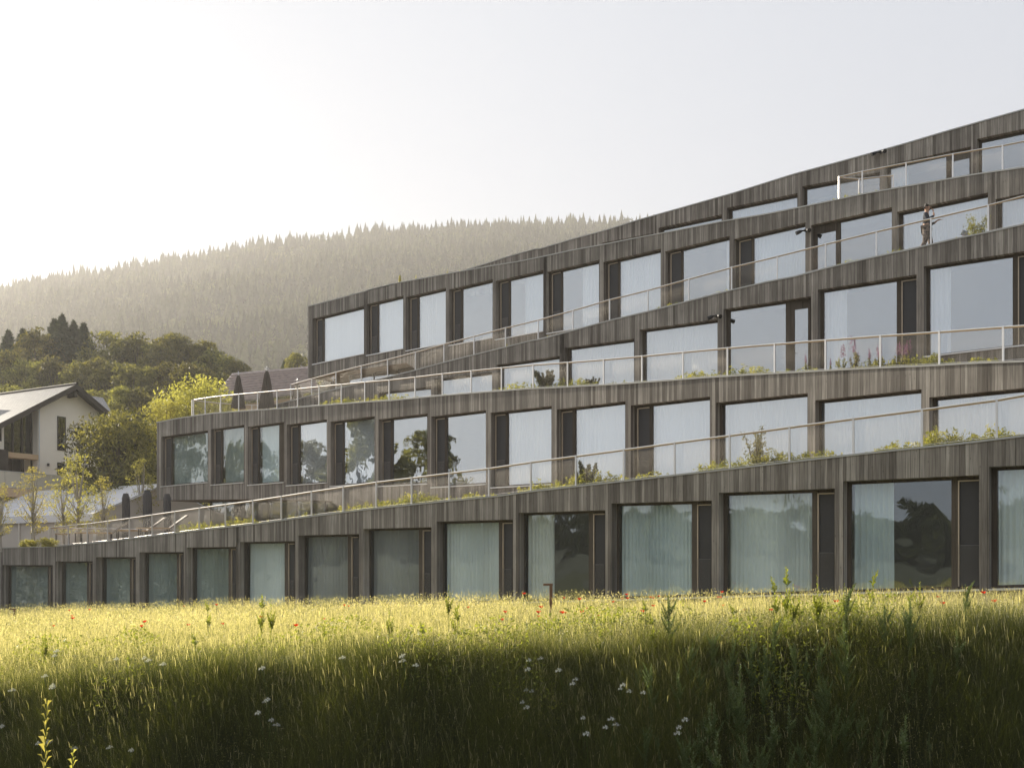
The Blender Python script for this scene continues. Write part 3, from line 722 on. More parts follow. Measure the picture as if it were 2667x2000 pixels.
def make_tree(name, h, cr, base, nclump, nleaf, lsize, matn, label, cat_, group, barkm='bark', shape='round', dense=1.0):
    root = empty(name); limbs = []; parts = []
    if shape == 'conifer':
        n = nclump*nleaf; t = rng.random(n)**1.15; z = base+(h-base)*t
        lay = .72+.28*np.abs(np.sin(t*h*1.9+rng.uniform(0, .6, n)))
        rmax = cr*np.minimum(1, (1-t)*1.8)*lay+.02
        rr = rmax*np.sqrt(rng.uniform(.15, 1, n)); a = rng.uniform(0, 2*np.pi, n)
        rr *= 1+.22*np.sin(a*5+z*2.0)
        C = np.stack([np.cos(a)*rr, np.sin(a)*rr, z-.22*rr], 1)
        parts.append(leaves(C, np.full(n, lsize), np.clip(rng.normal(.35, .22, n), 0, 1), up=.4, elong=2.2))
    else:
        for i in range(nclump):
            ph = rng.uniform(0, 2*np.pi); 
            if shape == 'column': tz = (i+.5)/nclump; rad_ = cr*(.25+.9*math.sin(math.pi*min(1, tz*.85+.12)))*rng.uniform(.2, 1)
            else: tz = rng.random()**.8; rad_ = cr*math.sqrt(max(.02, 1-(2*tz-.9)**2/1.3))*rng.uniform(.35, 1.0)
            c = np.array([math.cos(ph)*rad_, math.sin(ph)*rad_, base+(h-base)*tz*.94])
            sr = cr*rng.uniform(.20, .36)*(1.0 if shape == 'round' else .85); m = int(nleaf*rng.uniform(.6, 1.3))
            if shape == 'column': c[2] = min(c[2], h-sr)
            d = rng.normal(size=(m, 3)); d /= np.linalg.norm(d, axis=1)[:, None]
            C = c+d*(sr*rng.uniform(.35, 1.0, m)**.6)[:, None]*np.array([1.1, 1.1, .8])
            parts.append(leaves(C, np.full(m, lsize), np.clip(rng.normal(rng.uniform(.25, .75), .2, m), 0, 1)))
            if i % 2 == 0: limbs.append(((0, 0, base*.7+(c[2]-base*.7)*.45), tuple(c), .012*h*.5))
    V_, F_, T_ = cat(parts)
    link('crown', np_mesh('crown', V_, F_, M[matn], T_), root)
    trunk_mesh(h*.93, .016*h+.02, limbs, m=barkm).build('trunk', M[barkm], root, smooth=True)
    return tag(root, label, cat_, group)
def at(x, y, D): return Vector(((x-CX)/F*D, D, (HZ-y)/F*D))
def place_on_ground(o, x, D, ytop=None, h0=None, rz=None, dz=0.0):
    X = (x-CX)/F*D; z = float(ground(X, D))+dz
    o.location = (X, D, z); o.rotation_euler = (0, 0, random.uniform(0, 6.28) if rz is None else rz)
    if ytop is not None:
        zt = (HZ-ytop)/F*D; s = (zt-z)/h0; o.scale = (s, s, s)
    return o

# young birches left of the hotel
bx = [make_tree('birch_tree', 5.0, 1.0, .9, 70, 24, .042, 'leaf_gold', '', 'tree', None, 'birch_bark', 'column') for _ in range(2)]
bspec = [(204, 1172, 53, 1.0, 'tallest young birch in front of the white marquee, crown reaching the chalet balcony'),
         (88, 1207, 51, 1.0, 'young birch left of the tallest birch, in front of the white marquee'),
         (165, 1212, 57, .8, 'slim young birch just behind and left of the tallest birch'),
         (268, 1232, 55, .85, 'young birch right of the tallest birch, thin stems against the marquee gable'),
         (368, 1186, 61, .9, 'young birch with bare lower stems beside the left end of the projecting hotel storey'),
         (2, 1250, 50, .9, 'young birch cut by the left edge of the view above the railing')]
for i, (x, yt, D, ws, lab) in enumerate(bspec):
    o = bx[i] if i < 2 else copy_tree(bx[i % 2])
    X = (x-CX)/F*D; zb = .55 if D < 58 else 1.2
    s = ((HZ-yt)/F*D-zb)/5.0; o.location = (X, D, zb); o.scale = (s*ws*1.05, s*ws*1.05, s); o.rotation_euler = (0, 0, i*1.3)
    tag(o, lab, 'tree', 'young birches beside the hotel terrace')
# golden tree and dark tree
t = make_tree('golden_tree', 8.0, 2.7, 1.0, 110, 110, .065, 'leaf_gold', 'yellow green leafy tree rising behind the left end of the hotel roof terrace', 'tree', None)
place_on_ground(t, 515, 74, 985, 8.0)
t = make_tree('golden_bush', 9.0, 2.0, 5.0, 60, 110, .055, 'leaf_gold', 'low yellow green bush at the foot of the golden tree, above the roof edge', 'bush', None)
place_on_ground(t, 440, 70, 1048, 9.0)
t = make_tree('leafy_tree', 8.6, 3.1, .8, 90, 120, .085, 'leaf_mid', 'big dark leafy tree between the white chalet and the hotel end wall', 'tree', None)
place_on_ground(t, 318, 67, 1062, 8.6)
t2 = make_tree('leafy_tree', 8.0, 2.2, .8, 60, 100, .08, 'leaf_mid', 'narrower leafy tree directly right of the chalet with a sunlit top', 'tree', None)
place_on_ground(t2, 262, 69, 1064, 8.0)
# wood behind the chalet
bp = [make_tree('broadleaf_tree', 16, 3.9, 2.5, 46, 150, .17, 'leaf_mid', '', 'tree', None) for _ in range(3)]
cp_ = [make_tree('spruce_tree', 18, 5.0, 1.5, 90, 80, .16, 'leaf_dark', '', 'tree', None, shape='conifer') for _ in range(2)]
wood = [ # (x, ytop, D, kind, label)
 (22, 862, 150, 1, 'pointed spruce farthest left in the wood behind the chalet'), (60, 858, 152, 1, 'second pointed spruce from the left in the wood'),
 (90, 876, 148, 1, 'short spruce left of the tall spruce cluster'), (162, 822, 142, 1, 'tallest spruce of the wood, above the chalet ridge'),
 (142, 832, 144, 1, 'spruce close on the left of the tallest spruce'), (192, 838, 143, 1, 'spruce close on the right of the tallest spruce'),
 (218, 843, 145, 1, 'slender spruce at the right end of the spruce cluster'),
 (112, 856, 140, 0, 'rounded sunlit broadleaf crown left of the tallest spruce'), (290, 857, 140, 0, 'domed broadleaf tree standing alone above the wood'),
 (318, 885, 143, 0, 'broadleaf crown at the right shoulder of the domed tree'), (372, 868, 140, 0, 'feathery broadleaf tree right of the gap in the wood'), (405, 888, 138, 0, 'broad crown between two brighter crowns of the wood'),
 (440, 868, 138, 0, 'bright topped broadleaf tree in the middle of the wood'), (470, 873, 141, 0, 'tall dark broadleaf tree beside the bright topped one'), (505, 893, 138, 0, 'wide dark broadleaf crown of the wood'),
 (540, 888, 136, 0, 'rounded lit broadleaf crown near the right end of the wood'), (565, 912, 134, 0, 'broadleaf crown sloping down toward the tiled roof'), (598, 925, 132, 0, 'last broadleaf crown of the wood, above the tiled roof'), (622, 938, 130, 0, 'low crown at the very right tip of the wood'),
 (15, 915, 130, 0, 'bright low crown at the left edge of the wood'), (55, 930, 128, 0, 'second low crown from the left in the wood'), (100, 940, 126, 0, 'low crown above the chalet valley roof'), (150, 930, 125, 0, 'low crown straight above the chalet gable'),
 (200, 935, 122, 0, 'low dark crown right of the chalet gable peak'), (250, 930, 122, 0, 'dark crown in the middle of the front row of the wood'), (300, 945, 120, 0, 'dark crown under the domed tree'), (345, 945, 118, 0, 'lit crown with a pale rim in the front row of the wood'),
 (395, 955, 118, 0, 'lit rounded crown left of the golden tree'), (440, 940, 118, 0, 'rounded crown above and left of the golden tree'), (485, 938, 116, 0, 'pale domed crown just above the golden tree'), (535, 960, 116, 0, 'dark crown right above the golden tree top'), (585, 975, 116, 0, 'dark crown beside the tiled roof'),
 (40, 1000, 104, 0, 'shaded crown low behind the chalet roof'), (110, 1010, 104, 0, 'shaded crown touching the chalet ridge'), (190, 1000, 104, 0, 'shaded crown right behind the chalet peak'), (250, 1010, 104, 0, 'shaded tree behind the small chalet roof'),
 (310, 1005, 102, 0, 'shaded lower crown above the dark leafy tree'), (370, 1010, 102, 0, 'shaded lower crown between the dark tree and the golden tree'), (430, 1015, 102, 0, 'shaded lower crown left behind the golden tree'),
 (775, 918, 150, 0, 'round broadleaf tree against the hotel corner above the tiled roof'), (742, 940, 160, 1, 'small spruce left of the round tree by the hotel corner')]
cnt = [0, 0]
for (x, yt, D, kd, lab) in wood:
    src = cp_ if kd else bp; i = cnt[kd]; cnt[kd] += 1
    o = src[i] if i < len(src) else copy_tree(src[i % len(src)])
    place_on_ground(o, x, D, yt, 18 if kd else 16)
    tag(o, lab, 'tree', 'spruces of the wood behind the chalet' if kd else 'broadleaf trees of the wood behind the chalet')
    if not kd:
        s = o.scale[0]; w = max(.8, min(1.15, 1.0/s)) if s > 1.3 else 1; o.scale = (s*w, s*w, s)
for i, (X_, Y_, lab) in enumerate(((-56, 66, 'tall leafy garden tree beyond the left edge, third from the meadow'), (-61, 55, 'tall leafy garden tree beyond the left edge, behind the first two'), (-52, 50, 'leafy garden tree beyond the left edge, nearest the meadow'), (-57, 60, 'leafy garden tree beyond the left edge, second from the meadow'), (-54, 72, 'leafy garden tree beyond the left edge, beside the chalet'), (-64, 45, 'leafy garden tree farthest out beyond the left edge'))):
    o = copy_tree(bp[i % 3]); s = .88+.1*(i % 3); o.location = (X_, Y_, float(ground(X_, Y_))); o.scale = (s, s, s); o.rotation_euler = (0, 0, i*1.9); tag(o, lab, 'tree', 'garden trees beyond the left edge')
hg = empty('hedge', (-33, 52, float(ground(-33, 52)))); n = 14000
C = np.stack([rng.uniform(-.9, .9, n), rng.uniform(-12, 10, n), 4.2*rng.random(n)**.7], 1); C[:, 2] *= 1+.12*np.sin(C[:, 1]*1.3)
link('foliage', np_mesh('foliage', *(lambda q: (q[0], q[1], M['leaf_mid'], q[2]))(leaves(C, np.full(n, .11), rng.uniform(0, .8, n)))), hg)
tag(hg, 'leafy hedge beyond the left edge, mirrored in the low glazing', 'hedge')
# undergrowth under the wood
n = 30000; X = rng.uniform(-75, -20, n); Y = rng.uniform(96, 150, n)
C = np.stack([X, Y, ground(X, Y)+rng.uniform(0, 3.5, n)*(1+.5*vnoise(X, Y, 4, 2))], 1)
u_ = link('undergrowth', np_mesh('undergrowth', *leaves(C, np.full(n, .3), rng.uniform(0, .6, n))[:2], M['leaf_mid'], leaves(C[:1], np.full(1, .3), np.zeros(1))[2] if False else np.repeat(rng.uniform(0, .5, n), 4)))
tag(u_, 'shaded undergrowth filling the foot of the wood', 'undergrowth', kind='stuff')

# ------------------------------------------------------------------ forest on the hillside (far, reads as one mass)
def conifer_field(X, Y, H, R, tint, name):
    n = len(X); L = 5; S_ = 7
    Z = ground(X, Y); parts_v = []; parts_t = []; a0 = rng.uniform(0, 6.28, n)
    for l in range(L):
        zb = Z+H*(.08+.17*l); zt = zb+H*(.30 if l < L-1 else .26); r = R*(1-.19*l)
        ring = np.zeros((n, S_, 3))
        for s in range(S_):
            a = a0+2*np.pi*s/S_+l*.5; rr = r*rng.uniform(.65, 1.2, n)
            ring[:, s, 0] = X+np.cos(a)*rr; ring[:, s, 1] = Y+np.sin(a)*rr; ring[:, s, 2] = zb-rng.uniform(0, .05, n)*H
        top = np.stack([X, Y, zt], 1)[:, None, :]
        parts_v.append(np.concatenate([ring, top], 1)); 
    Vv = np.stack(parts_v, 1)          # n,L,S+1,3
    base = (np.arange(n*L)*(S_+1))[:, None, None]
    tri = np.array([[s, (s+1) % S_, S_] for s in range(S_)])[None]
    Fq = (base+tri).reshape(-1, 3)
    T = np.repeat(tint, L*(S_+1))+rng.normal(0, .06, n*L*(S_+1))
    return Vv.reshape(-1, 3), Fq, np.clip(T, 0, 1)
def fill(px0, px1, d0, d1, sp):
    pts = []; d = d0
    while d < d1:
        w = (px1-px0)/F*d; m = int(w/sp); u = px0+(np.arange(m)+rng.random(m))/m*(px1-px0)
        dd = d+rng.uniform(-.5, .5, m)*sp; pts.append(np.stack([(u-CX)/F*dd, dd], 1)); d += sp*.9*(1+.0*d)
    return np.concatenate(pts)
P_ = np.concatenate([fill(1750, 3300, 430, 1012, 9.5), fill(-400, 1750, 420, 700, 6.6), fill(-400, 1750, 700, 1012, 6.0)])
X, Y = P_[:, 0], P_[:, 1]; n = len(X)
dec = (rng.random(n) < (.12+.25*(vnoise(X, Y, 45, 4) > .45)))
H = rng.uniform(6, 18, n)*(1+.2*vnoise(X, Y, 30, 8)); R = 1.0+H*rng.uniform(.17, .25, n)
V_, F_, T_ = conifer_field(X[~dec], Y[~dec], H[~dec], R[~dec], np.clip(rng.uniform(0, .65, (~dec).sum())**1.6+.22*vnoise(X, Y, 55, 6)[~dec], 0, 1), 'f')
ff = link('forest', np_mesh('forest', V_, F_, M['leaf_far'], T_)); tag(ff, 'hazy dark conifer forest covering the hillside up to the ridge', 'forest', kind='stuff')
X2, Y2 = X[dec], Y[dec]; n2 = len(X2); m = 70
d = rng.normal(size=(n2, m, 3)); d /= np.linalg.norm(d, axis=2)[..., None]
sz = rng.uniform(2.4, 4.2, n2)[:, None, None]
C = (np.stack([X2, Y2, ground(X2, Y2)+6.5], 1)[:, None, :]+d*sz*rng.uniform(.6, 1, (n2, m, 1))*np.array([1, 1, 1.25])).reshape(-1, 3)
tt = np.repeat(rng.uniform(.35, 1, n2), m)
a_, b_, c_ = leaves(C, np.full(len(C), .75), tt)
fd = link('forest_broadleaf', np_mesh('forest_broadleaf', a_, b_, M['leaf_far'], c_)); tag(fd, 'lighter broadleaf crowns scattered through the hillside forest', 'forest', kind='stuff')
# the wooded hills on the other side of the valley (seen in the window panes)
n = 9000; a = rng.uniform(math.radians(95), math.radians(290), n); r = rng.uniform(250, 520, n)**1.0
X, Y = np.sin(a)*r, np.cos(a)*r
V_, F_, T_ = conifer_field(X, Y, rng.uniform(6, 12, n), rng.uniform(2.2, 3.4, n), rng.uniform(0, .7, n), 'f')
fb = link('opposite_forest', np_mesh('opposite_forest', V_, F_, M['leaf_far'], T_)); tag(fb, 'conifer forest on the opposite hills mirrored in the window panes', 'forest', kind='stuff')

# ------------------------------------------------------------------ marquee
M['canvas'] = curtainmat('white_canvas', (.93, .93, .96), 0.0, .3)
M['canvas_wall'] = plain('cream_canvas_wall', (.62, .56, .50), .8, 0, .08, .6)
mq = empty('marquee', (-24.3, 58, -1.0)); tag(mq, 'large white canvas marquee with a pitched roof behind the young birches', 'marquee')
e_ = Vector((-.855, .52)); p_ = Vector((.52, .855)); zE, zR, LL, W2 = 3.62, 5.72, 22.0, 5.0
def mp(s, t, z): q = e_*s+p_*t; return (q.x, q.y, z)
rf = MB(); nseg = 6
for i in range(nseg):
    s0, s1 = LL*i/nseg, LL*(i+1)/nseg-.02
    for q in range(4):
        f0, f1 = q/4, (q+1)/4
        sag = lambda f, s: -.10*math.sin(math.pi*f)
        for (ta, tb) in ((-.25+(W2+.25)*f0, -.25+(W2+.25)*f1), (2*W2+.25-(W2+.25)*f0, 2*W2+.25-(W2+.25)*f1)):
            rf.quad(mp(s0-.15 if i == 0 else s0, ta, zE+(zR-zE)*f0+sag(f0, s0)), mp(s1, ta, zE+(zR-zE)*f0+sag(f0, s1)), mp(s1, tb, zE+(zR-zE)*f1+sag(f1, s1)), mp(s0-.15 if i == 0 else s0, tb, zE+(zR-zE)*f1+sag(f1, s0)))
rf.build('canvas_roof', M['canvas'], mq)
va = MB(); va.hexa([mp(-.15, -.27, zE-.42), mp(LL, -.27, zE-.42), mp(LL, -.27, zE-.01), mp(-.15, -.27, zE-.01), mp(-.15, -.24, zE-.42), mp(LL, -.24, zE-.42), mp(LL, -.24, zE-.01), mp(-.15, -.24, zE-.01)])
va.build('valance', M['canvas'], mq)
wl = MB(); wl.face([mp(0, 0, -1), mp(0, 2*W2, -1), mp(0, 2*W2, zE), mp(0, W2, zR-.06), mp(0, 0, zE)])
wl.quad(mp(0, 0, -1), mp(0, 0, zE), mp(LL, 0, zE), mp(LL, 0, -1)); wl.face([mp(LL, 0, -1), mp(LL, 0, zE), mp(LL, W2, zR-.06), mp(LL, 2*W2, zE), mp(LL, 2*W2, -1)])
wl.build('canvas_wall', M['canvas_wall'], mq)
for i in range(nseg+1):
    pm = MB(); s0 = LL*i/nseg; a, b = Vector(mp(s0, -.08, -1)), Vector(mp(s0, -.08, zE-.02)); pm.tube([a, b], .05, 6); pm.build('pole', M['steel'], mq)
bt = MB(); bt.tube([mp(-.03, .1, 1.4), mp(-.03, 2*W2, 1.4)], .03, 5); bt.tube([mp(-.17, -.25, zE-.02), mp(-.17, W2, zR+.0)], .035, 5); bt.build('gable_beam', M['coping'], mq)

# ------------------------------------------------------------------ chalet
def roofmat(name, c0, c1, sc, rough=.35):
    m, nt, b = mat(name); uv = N(nt, 'ShaderNodeUVMap', uv_map='UVMap'); br = N(nt, 'ShaderNodeTexBrick')
    br.inputs['Scale'].default_value = sc; br.inputs['Mortar Size'].default_value = .03; br.inputs['Color1'].default_value = (*c0, 1); br.inputs['Color2'].default_value = (*c1, 1)
    br.inputs['Mortar'].default_value = (.03, .03, .03, 1); br.inputs['Brick Width'].default_value = .55; br.inputs['Row Height'].default_value = .3
    nt.links.new(uv.outputs[0], br.inputs['Vector']); nt.links.new(br.outputs[0], b.inputs['Base Color']); b.inputs['Roughness'].default_value = rough
    bp_ = N(nt, 'ShaderNodeBump'); bp_.inputs['Strength'].default_value = .8; bp_.inputs['Distance'].default_value = .04; nt.links.new(br.outputs['Fac'], bp_.inputs['Height']); bp_.invert = True
    nt.links.new(bp_.outputs[0], b.inputs['Normal']); return m
M['shingle'] = roofmat('grey_roof_shingles', (.10, .095, .095), (.17, .165, .16), 1.6, .42)
M['render'] = plain('white_render', (.90, .84, .75), .9, 0, .04, 1)
M['dark_wood'] = plain('dark_timber', (.045, .035, .028), .6, 0, .2, 2)
M['tan_wall'] = plain('tan_render', (.60, .43, .27), .85, 0, .06, 1)
M['dark_glass'] = glassmat('chalet_glazing', (.10, .11, .12), .1)
M['milk_glass'] = plain('frosted_balcony_glass', (.60, .55, .45), .15, 0, .05, 1)
ch = empty('chalet', (-33.0, 74.0, 0.0)); tag(ch, 'white rendered chalet with grey shingle gable roof and glass balconies at the left', 'house')
ge, re_ = Vector((.5, .866)), Vector((-.866, .5))
def cq(a, b, z): q = ge*a+re_*b; return (q.x, q.y, z)
zp, sl = 12.9, .60
def roof_z(a): return zp-sl*abs(a)
rfm = MB()
def slab(mb, a0, a1, b0, b1, th=.12):
    z0, z1 = roof_z(a0), roof_z(a1)
    pts = [(a0, b0, z0), (a1, b0, z1), (a1, b1, z1), (a0, b1, z0)]
    top = [cq(*p) for p in pts]; bot = [cq(p[0], p[1], p[2]-th) for p in pts]
    L = math.hypot(a1-a0, z1-z0)
    mb.quad(*top, uv=[(b0, 0), (b0, L), (b1, L), (b1, 0)]); mb.quad(*bot[::-1])
    for i in range(4): j = (i+1) % 4; mb.quad(bot[i], bot[j], top[j], top[i])
slab(rfm, 0, 3.2, -.9, 12); slab(rfm, 0, -7.6, -.9, 12)
rfm.build('roof', M['shingle'], ch)
r2 = MB()   # side wing roof left, and small roof right
r2.quad(cq(-6.5, 2.2, 9.2), cq(-3.0, 5.0, 12.3), cq(-3.0, 16, 12.3), cq(-6.5, 16, 9.2), uv=[(0, 0), (0, 4), (11, 4), (13, 0)])
r2.face([cq(-6.5, 2.2, 9.2), cq(-3.0, 5.0, 12.3), cq(-3, 5, 9)]) 
r2.build('wing_roof', M['shingle'], ch)
r3 = MB(); q4 = [at(222, 1030, 84), at(268, 1035, 86), at(294, 1078, 81), at(243, 1066, 80)]; q4 = [(p.x+33, p.y-74, p.z) for p in q4]
r3.quad(q4[3], q4[2], q4[1], q4[0], uv=[(0, 0), (3, 0), (3, 2.5), (0, 2.5)]); r3.quad(q4[3], q4[2], (q4[2][0], q4[2][1], q4[2][2]-.25), (q4[3][0], q4[3][1], q4[3][2]-.25)); r3.build('rear_roof', M['shingle'], ch)
bg = MB()   # bargeboards, projecting
for (a0, a1) in ((0, 3.25), (0, -7.65)):
    z0, z1 = roof_z(a0)+.03, roof_z(a1)+.03; h_ = .42
    P8 = [cq(a0, -.98, z0-h_), cq(a1, -.98, z1-h_), cq(a1, -.98, z1), cq(a0, -.98, z0), cq(a0, -.90, z0-h_), cq(a1, -.90, z1-h_), cq(a1, -.90, z1), cq(a0, -.90, z0)]
    bg.hexa(P8)
bg.build('bargeboard', M['dark_wood'], ch)
wl = MB(); wb = -1.0
def gw(a0, a1, z0, b=0.0, m=wl):
    m.quad(cq(a0, b, z0), cq(a1, b, z0), cq(a1, b, roof_z(a1)-.13), cq(a0, b, roof_z(a0)-.13))
gw(-2.5, 0, wb); gw(0, 2.6, wb); gw(-7.2, -5.1, wb)
wl.quad(cq(2.6, 0, wb), cq(2.6, 12, wb), cq(2.6, 12, roof_z(2.6)-.13), cq(2.6, 0, roof_z(2.6)-.13))
wl.quad(cq(-7.2, 0, wb), cq(-7.2, 0, 8.4), cq(-7.2, 12, 8.4), cq(-7.2, 12, wb)); wl.quad(cq(-2.5, 0, wb), cq(-2.5, 0, 11.2), cq(-2.5, 2.5, 11.2), cq(-2.5, 2.5, wb))
wl.quad(cq(2.6, 12, wb), cq(-7.2, 12, wb), cq(-7.2, 12, 8.4), cq(2.6, 12, 10))
wl.box(0, 0, 0, 0, 0, 0) if False else None
wl.build('white_wall', M['render'], ch)
lg = MB(); lg.quad(cq(-5.1, .7, 7.45), cq(-2.5, .7, 7.45), cq(-2.5, .7, 11.2), cq(-5.1, .7, 9.6)); lg.build('loggia_glazing', M['dark_glass'], ch)
lb = MB(); lb.quad(cq(-5.1, 1.6, wb), cq(-2.5, 1.6, wb), cq(-2.5, 1.6, 11.2), cq(-5.1, 1.6, 9.6))
for a in (-5.05, -4.0, -3.3, -2.56): lb.hexa([cq(a-.05, .6, 5), cq(a+.05, .6, 5), cq(a+.05, .6, 11.3 if a > -2.6 else roof_z(a)-.2), cq(a-.05, .6, 11.2 if a > -2.6 else roof_z(a)-.2), cq(a-.05, .7, 5), cq(a+.05, .7, 5), cq(a+.05, .7, roof_z(a)-.2), cq(a-.05, .7, roof_z(a)-.2)])
lb.hexa([cq(-6.9, -.35, 5.5), cq(-5.0, -.35, 5.5), cq(-5.0, -.35, 7.6), cq(-6.9, -.35, 7.6), cq(-6.9, -.3, 5.5), cq(-5.0, -.3, 5.5), cq(-5.0, -.3, 7.6), cq(-6.9, -.3, 7.6)])
lb.build('loggia_timber', M['dark_wood'], ch)
ru = MB(); ru.tube([cq(0, -.95, zp+.05), cq(0, 12, zp+.05)], .09, 6); ru.build('ridge_cap', M['dark_wood'], ch)
pu = MB(); pu.hexa([cq(-.12, -.85, zp-.95), cq(.12, -.85, zp-.95), cq(.12, -.85, zp-.5), cq(-.12, -.85, zp-.5), cq(-.12, 0, zp-.95), cq(.12, 0, zp-.95), cq(.12, 0, zp-.5), cq(-.12, 0, zp-.5)]); pu.build('purlin_end', M['dark_wood'], ch)
dp = MB(); dp.tube([cq(-2.42, -.06, 5.9), cq(-2.42, -.06, roof_z(-2.42)-.2)], .045, 6); dp.build('downpipe', M['alu'], ch)
lm = MB(); lm.tube([cq(-1.75, -.12, 6.75), cq(-1.75, -.12, 6.95)], .09, 8); lm.build('wall_lamp', M['black'], ch)
tb = MB(); tb.hexa([cq(-5.1, -.05, 7.15), cq(-2.5, -.05, 7.15), cq(-2.5, -.05, 7.5), cq(-5.1, -.05, 7.5), cq(-5.1, .65, 7.15), cq(-2.5, .65, 7.15), cq(-2.5, .65, 7.5), cq(-5.1, .65, 7.5)]); tb.build('loggia_beam', M['tan_wall'], ch)
for (a0, a1, z0, z1) in ((-.95, -.25, 8.0, 10.5), (-.95, -.25, 6.1, 7.1), (1.3, 1.6, 6.1, 7.1), (-6.2, -5.3, 8.2, 9.2), (-2.3, -1.2, 2.1, 3.6), (-1.0, .2, 2.1, 3.6)):
    wm = MB(); wm.hexa([cq(a0, -.05, z0), cq(a1, -.05, z0), cq(a1, -.05, z1), cq(a0, -.05, z1), cq(a0, -.01, z0), cq(a1, -.01, z0), cq(a1, -.01, z1), cq(a0, -.01, z1)])
    w_ = wm.build('window', M['dark_wood'], ch)
    gm = MB(); gm.quad(cq(a0+.07, -.06, z0+.07), cq(a1-.07, -.06, z0+.07), cq(a1-.07, -.06, z1-.07), cq(a0+.07, -.06, z1-.07)); gm.build('pane', M['dark_glass'], w_)
for (zt, zb_, bo) in ((5.95, 4.85, 1.9), (2.15, 1.05, 1.9)):
    gl = MB()
    for i in range(9):
        a0 = -7.4+i*1.16; gl.hexa([cq(a0, -bo, zb_), cq(a0+1.13, -bo, zb_), cq(a0+1.13, -bo, zt), cq(a0, -bo, zt), cq(a0, -bo+.02, zb_), cq(a0+1.13, -bo+.02, zb_), cq(a0+1.13, -bo+.02, zt), cq(a0, -bo+.02, zt)])
    gl.build('balcony_glass', M['milk_glass'], ch)
    sb = MB(); sb.hexa([cq(-7.6, -bo-.05, zb_-.62), cq(3.2, -bo-.05, zb_-.62), cq(3.2, -bo-.05, zb_-.02), cq(-7.6, -bo-.05, zb_-.02), cq(-7.6, .1, zb_-.62), cq(3.2, .1, zb_-.62), cq(3.2, .1, zb_-.02), cq(-7.6, .1, zb_-.02)])
    sb.build('balcony_slab', M['tan_wall'], ch)
    tr = MB(); tr.hexa([cq(-7.6, -bo-.02, zt+.003), cq(3.1, -bo-.02, zt+.003), cq(3.1, -bo-.02, zt+.04), cq(-7.6, -bo-.02, zt+.04), cq(-7.6, -bo+.04, zt+.003), cq(3.1, -bo+.04, zt+.003), cq(3.1, -bo+.04, zt+.04), cq(-7.6, -bo+.04, zt+.04)]); tr.build('balcony_rail', M['alu'], ch)

# ------------------------------------------------------------------ tiled roof house behind the roof terrace
M['tile'] = plain('red_brown_tiles', (.52, .43, .39), .5, 0, .25, 2.5)
hs = empty('tiled_house', (0, 0, 0)); tag(hs, 'house with striped red brown tiled hip roof behind the parasols', 'house')
pts = {n: at(*v) for n, v in dict(rl=(606, 975, 92), rr=(812, 957, 100), el=(540, 1058, 84), er=(830, 1020, 92), bl=(560, 1035, 100)).items()}
c0 = (pts['el']+pts['er'])/2; hs.location = (c0.x, c0.y, 0)
rel = lambda p: (p.x-c0.x, p.y-c0.y, p.z)
hr_ = MB(); A_, B_, C_, D_ = rel(pts['el']), rel(pts['er']), rel(pts['rr']), rel(pts['rl'])
Lw = (Vector(B_)-Vector(A_)).length; Hh = 8.0
A3, B3, C3, D3 = [Vector(q) for q in (A_, B_, C_, D_)]; up_ = (D3-A3).cross(B3-A3).normalized(); up_ = -up_ if up_.z < 0 else up_
for i_ in range(11):
    f0, f1 = i_/11, (i_+1)/11; a0, b0, a1, b1 = A3.lerp(D3, f0), B3.lerp(C3, f0), A3.lerp(D3, f1), B3.lerp(C3, f1)
    hr_.quad(a0+up_*.2, b0+up_*.2, b1, a1, uv=[(0, 0), (Lw, 0), (Lw, .3), (0, .3)]); hr_.quad(a0, b0, b0+up_*.2, a0+up_*.2, uv=[(0, .1), (Lw, .1), (Lw, .15), (0, .15)])
hr_.quad(A_, D_, rel(pts['bl']), rel(pts['bl']), uv=[(0, 0), (3, Hh), (8, 0), (8, 0)])
hr_.build('roof', M['tile'], hs)
cpn = MB(); cpn.tube([D_, C_], .14, 6); cpn.tube([A_, D_], .1, 6); cpn.build('ridge_tiles', M['tile'], hs)
hw = MB(); a_, b_ = Vector(A_), Vector(B_); dd = Vector((.3, .8, 0))
for (p, q) in ((a_+dd, b_+dd),): hw.quad((p.x, p.y, 4), (q.x, q.y, 4), (q.x, q.y, q.z-.05), (p.x, p.y, p.z-.05))
p = Vector(rel(pts['bl'])); hw.quad((a_.x+.3, a_.y+.8, 4), (a_.x+.3, a_.y+.8, a_.z-.05), (p.x, p.y, a_.z-.05), (p.x, p.y, 4)); hw.build('wall', M['tan_wall'], hs)
for f_ in (.25, .5, .75):
    wm = MB(); q = a_+(b_-a_)*f_+dd*.93; uu = (b_-a_).normalized(); wm.quad(q, q+uu*1.1, q+uu*1.1+Vector((0, 0, -1.2)), q+Vector((0, 0, -1.2))); 
    wm.v = [(v[0], v[1], v[2]-.9) for v in wm.v]; wm.build('window', M['dark_glass'], hs)

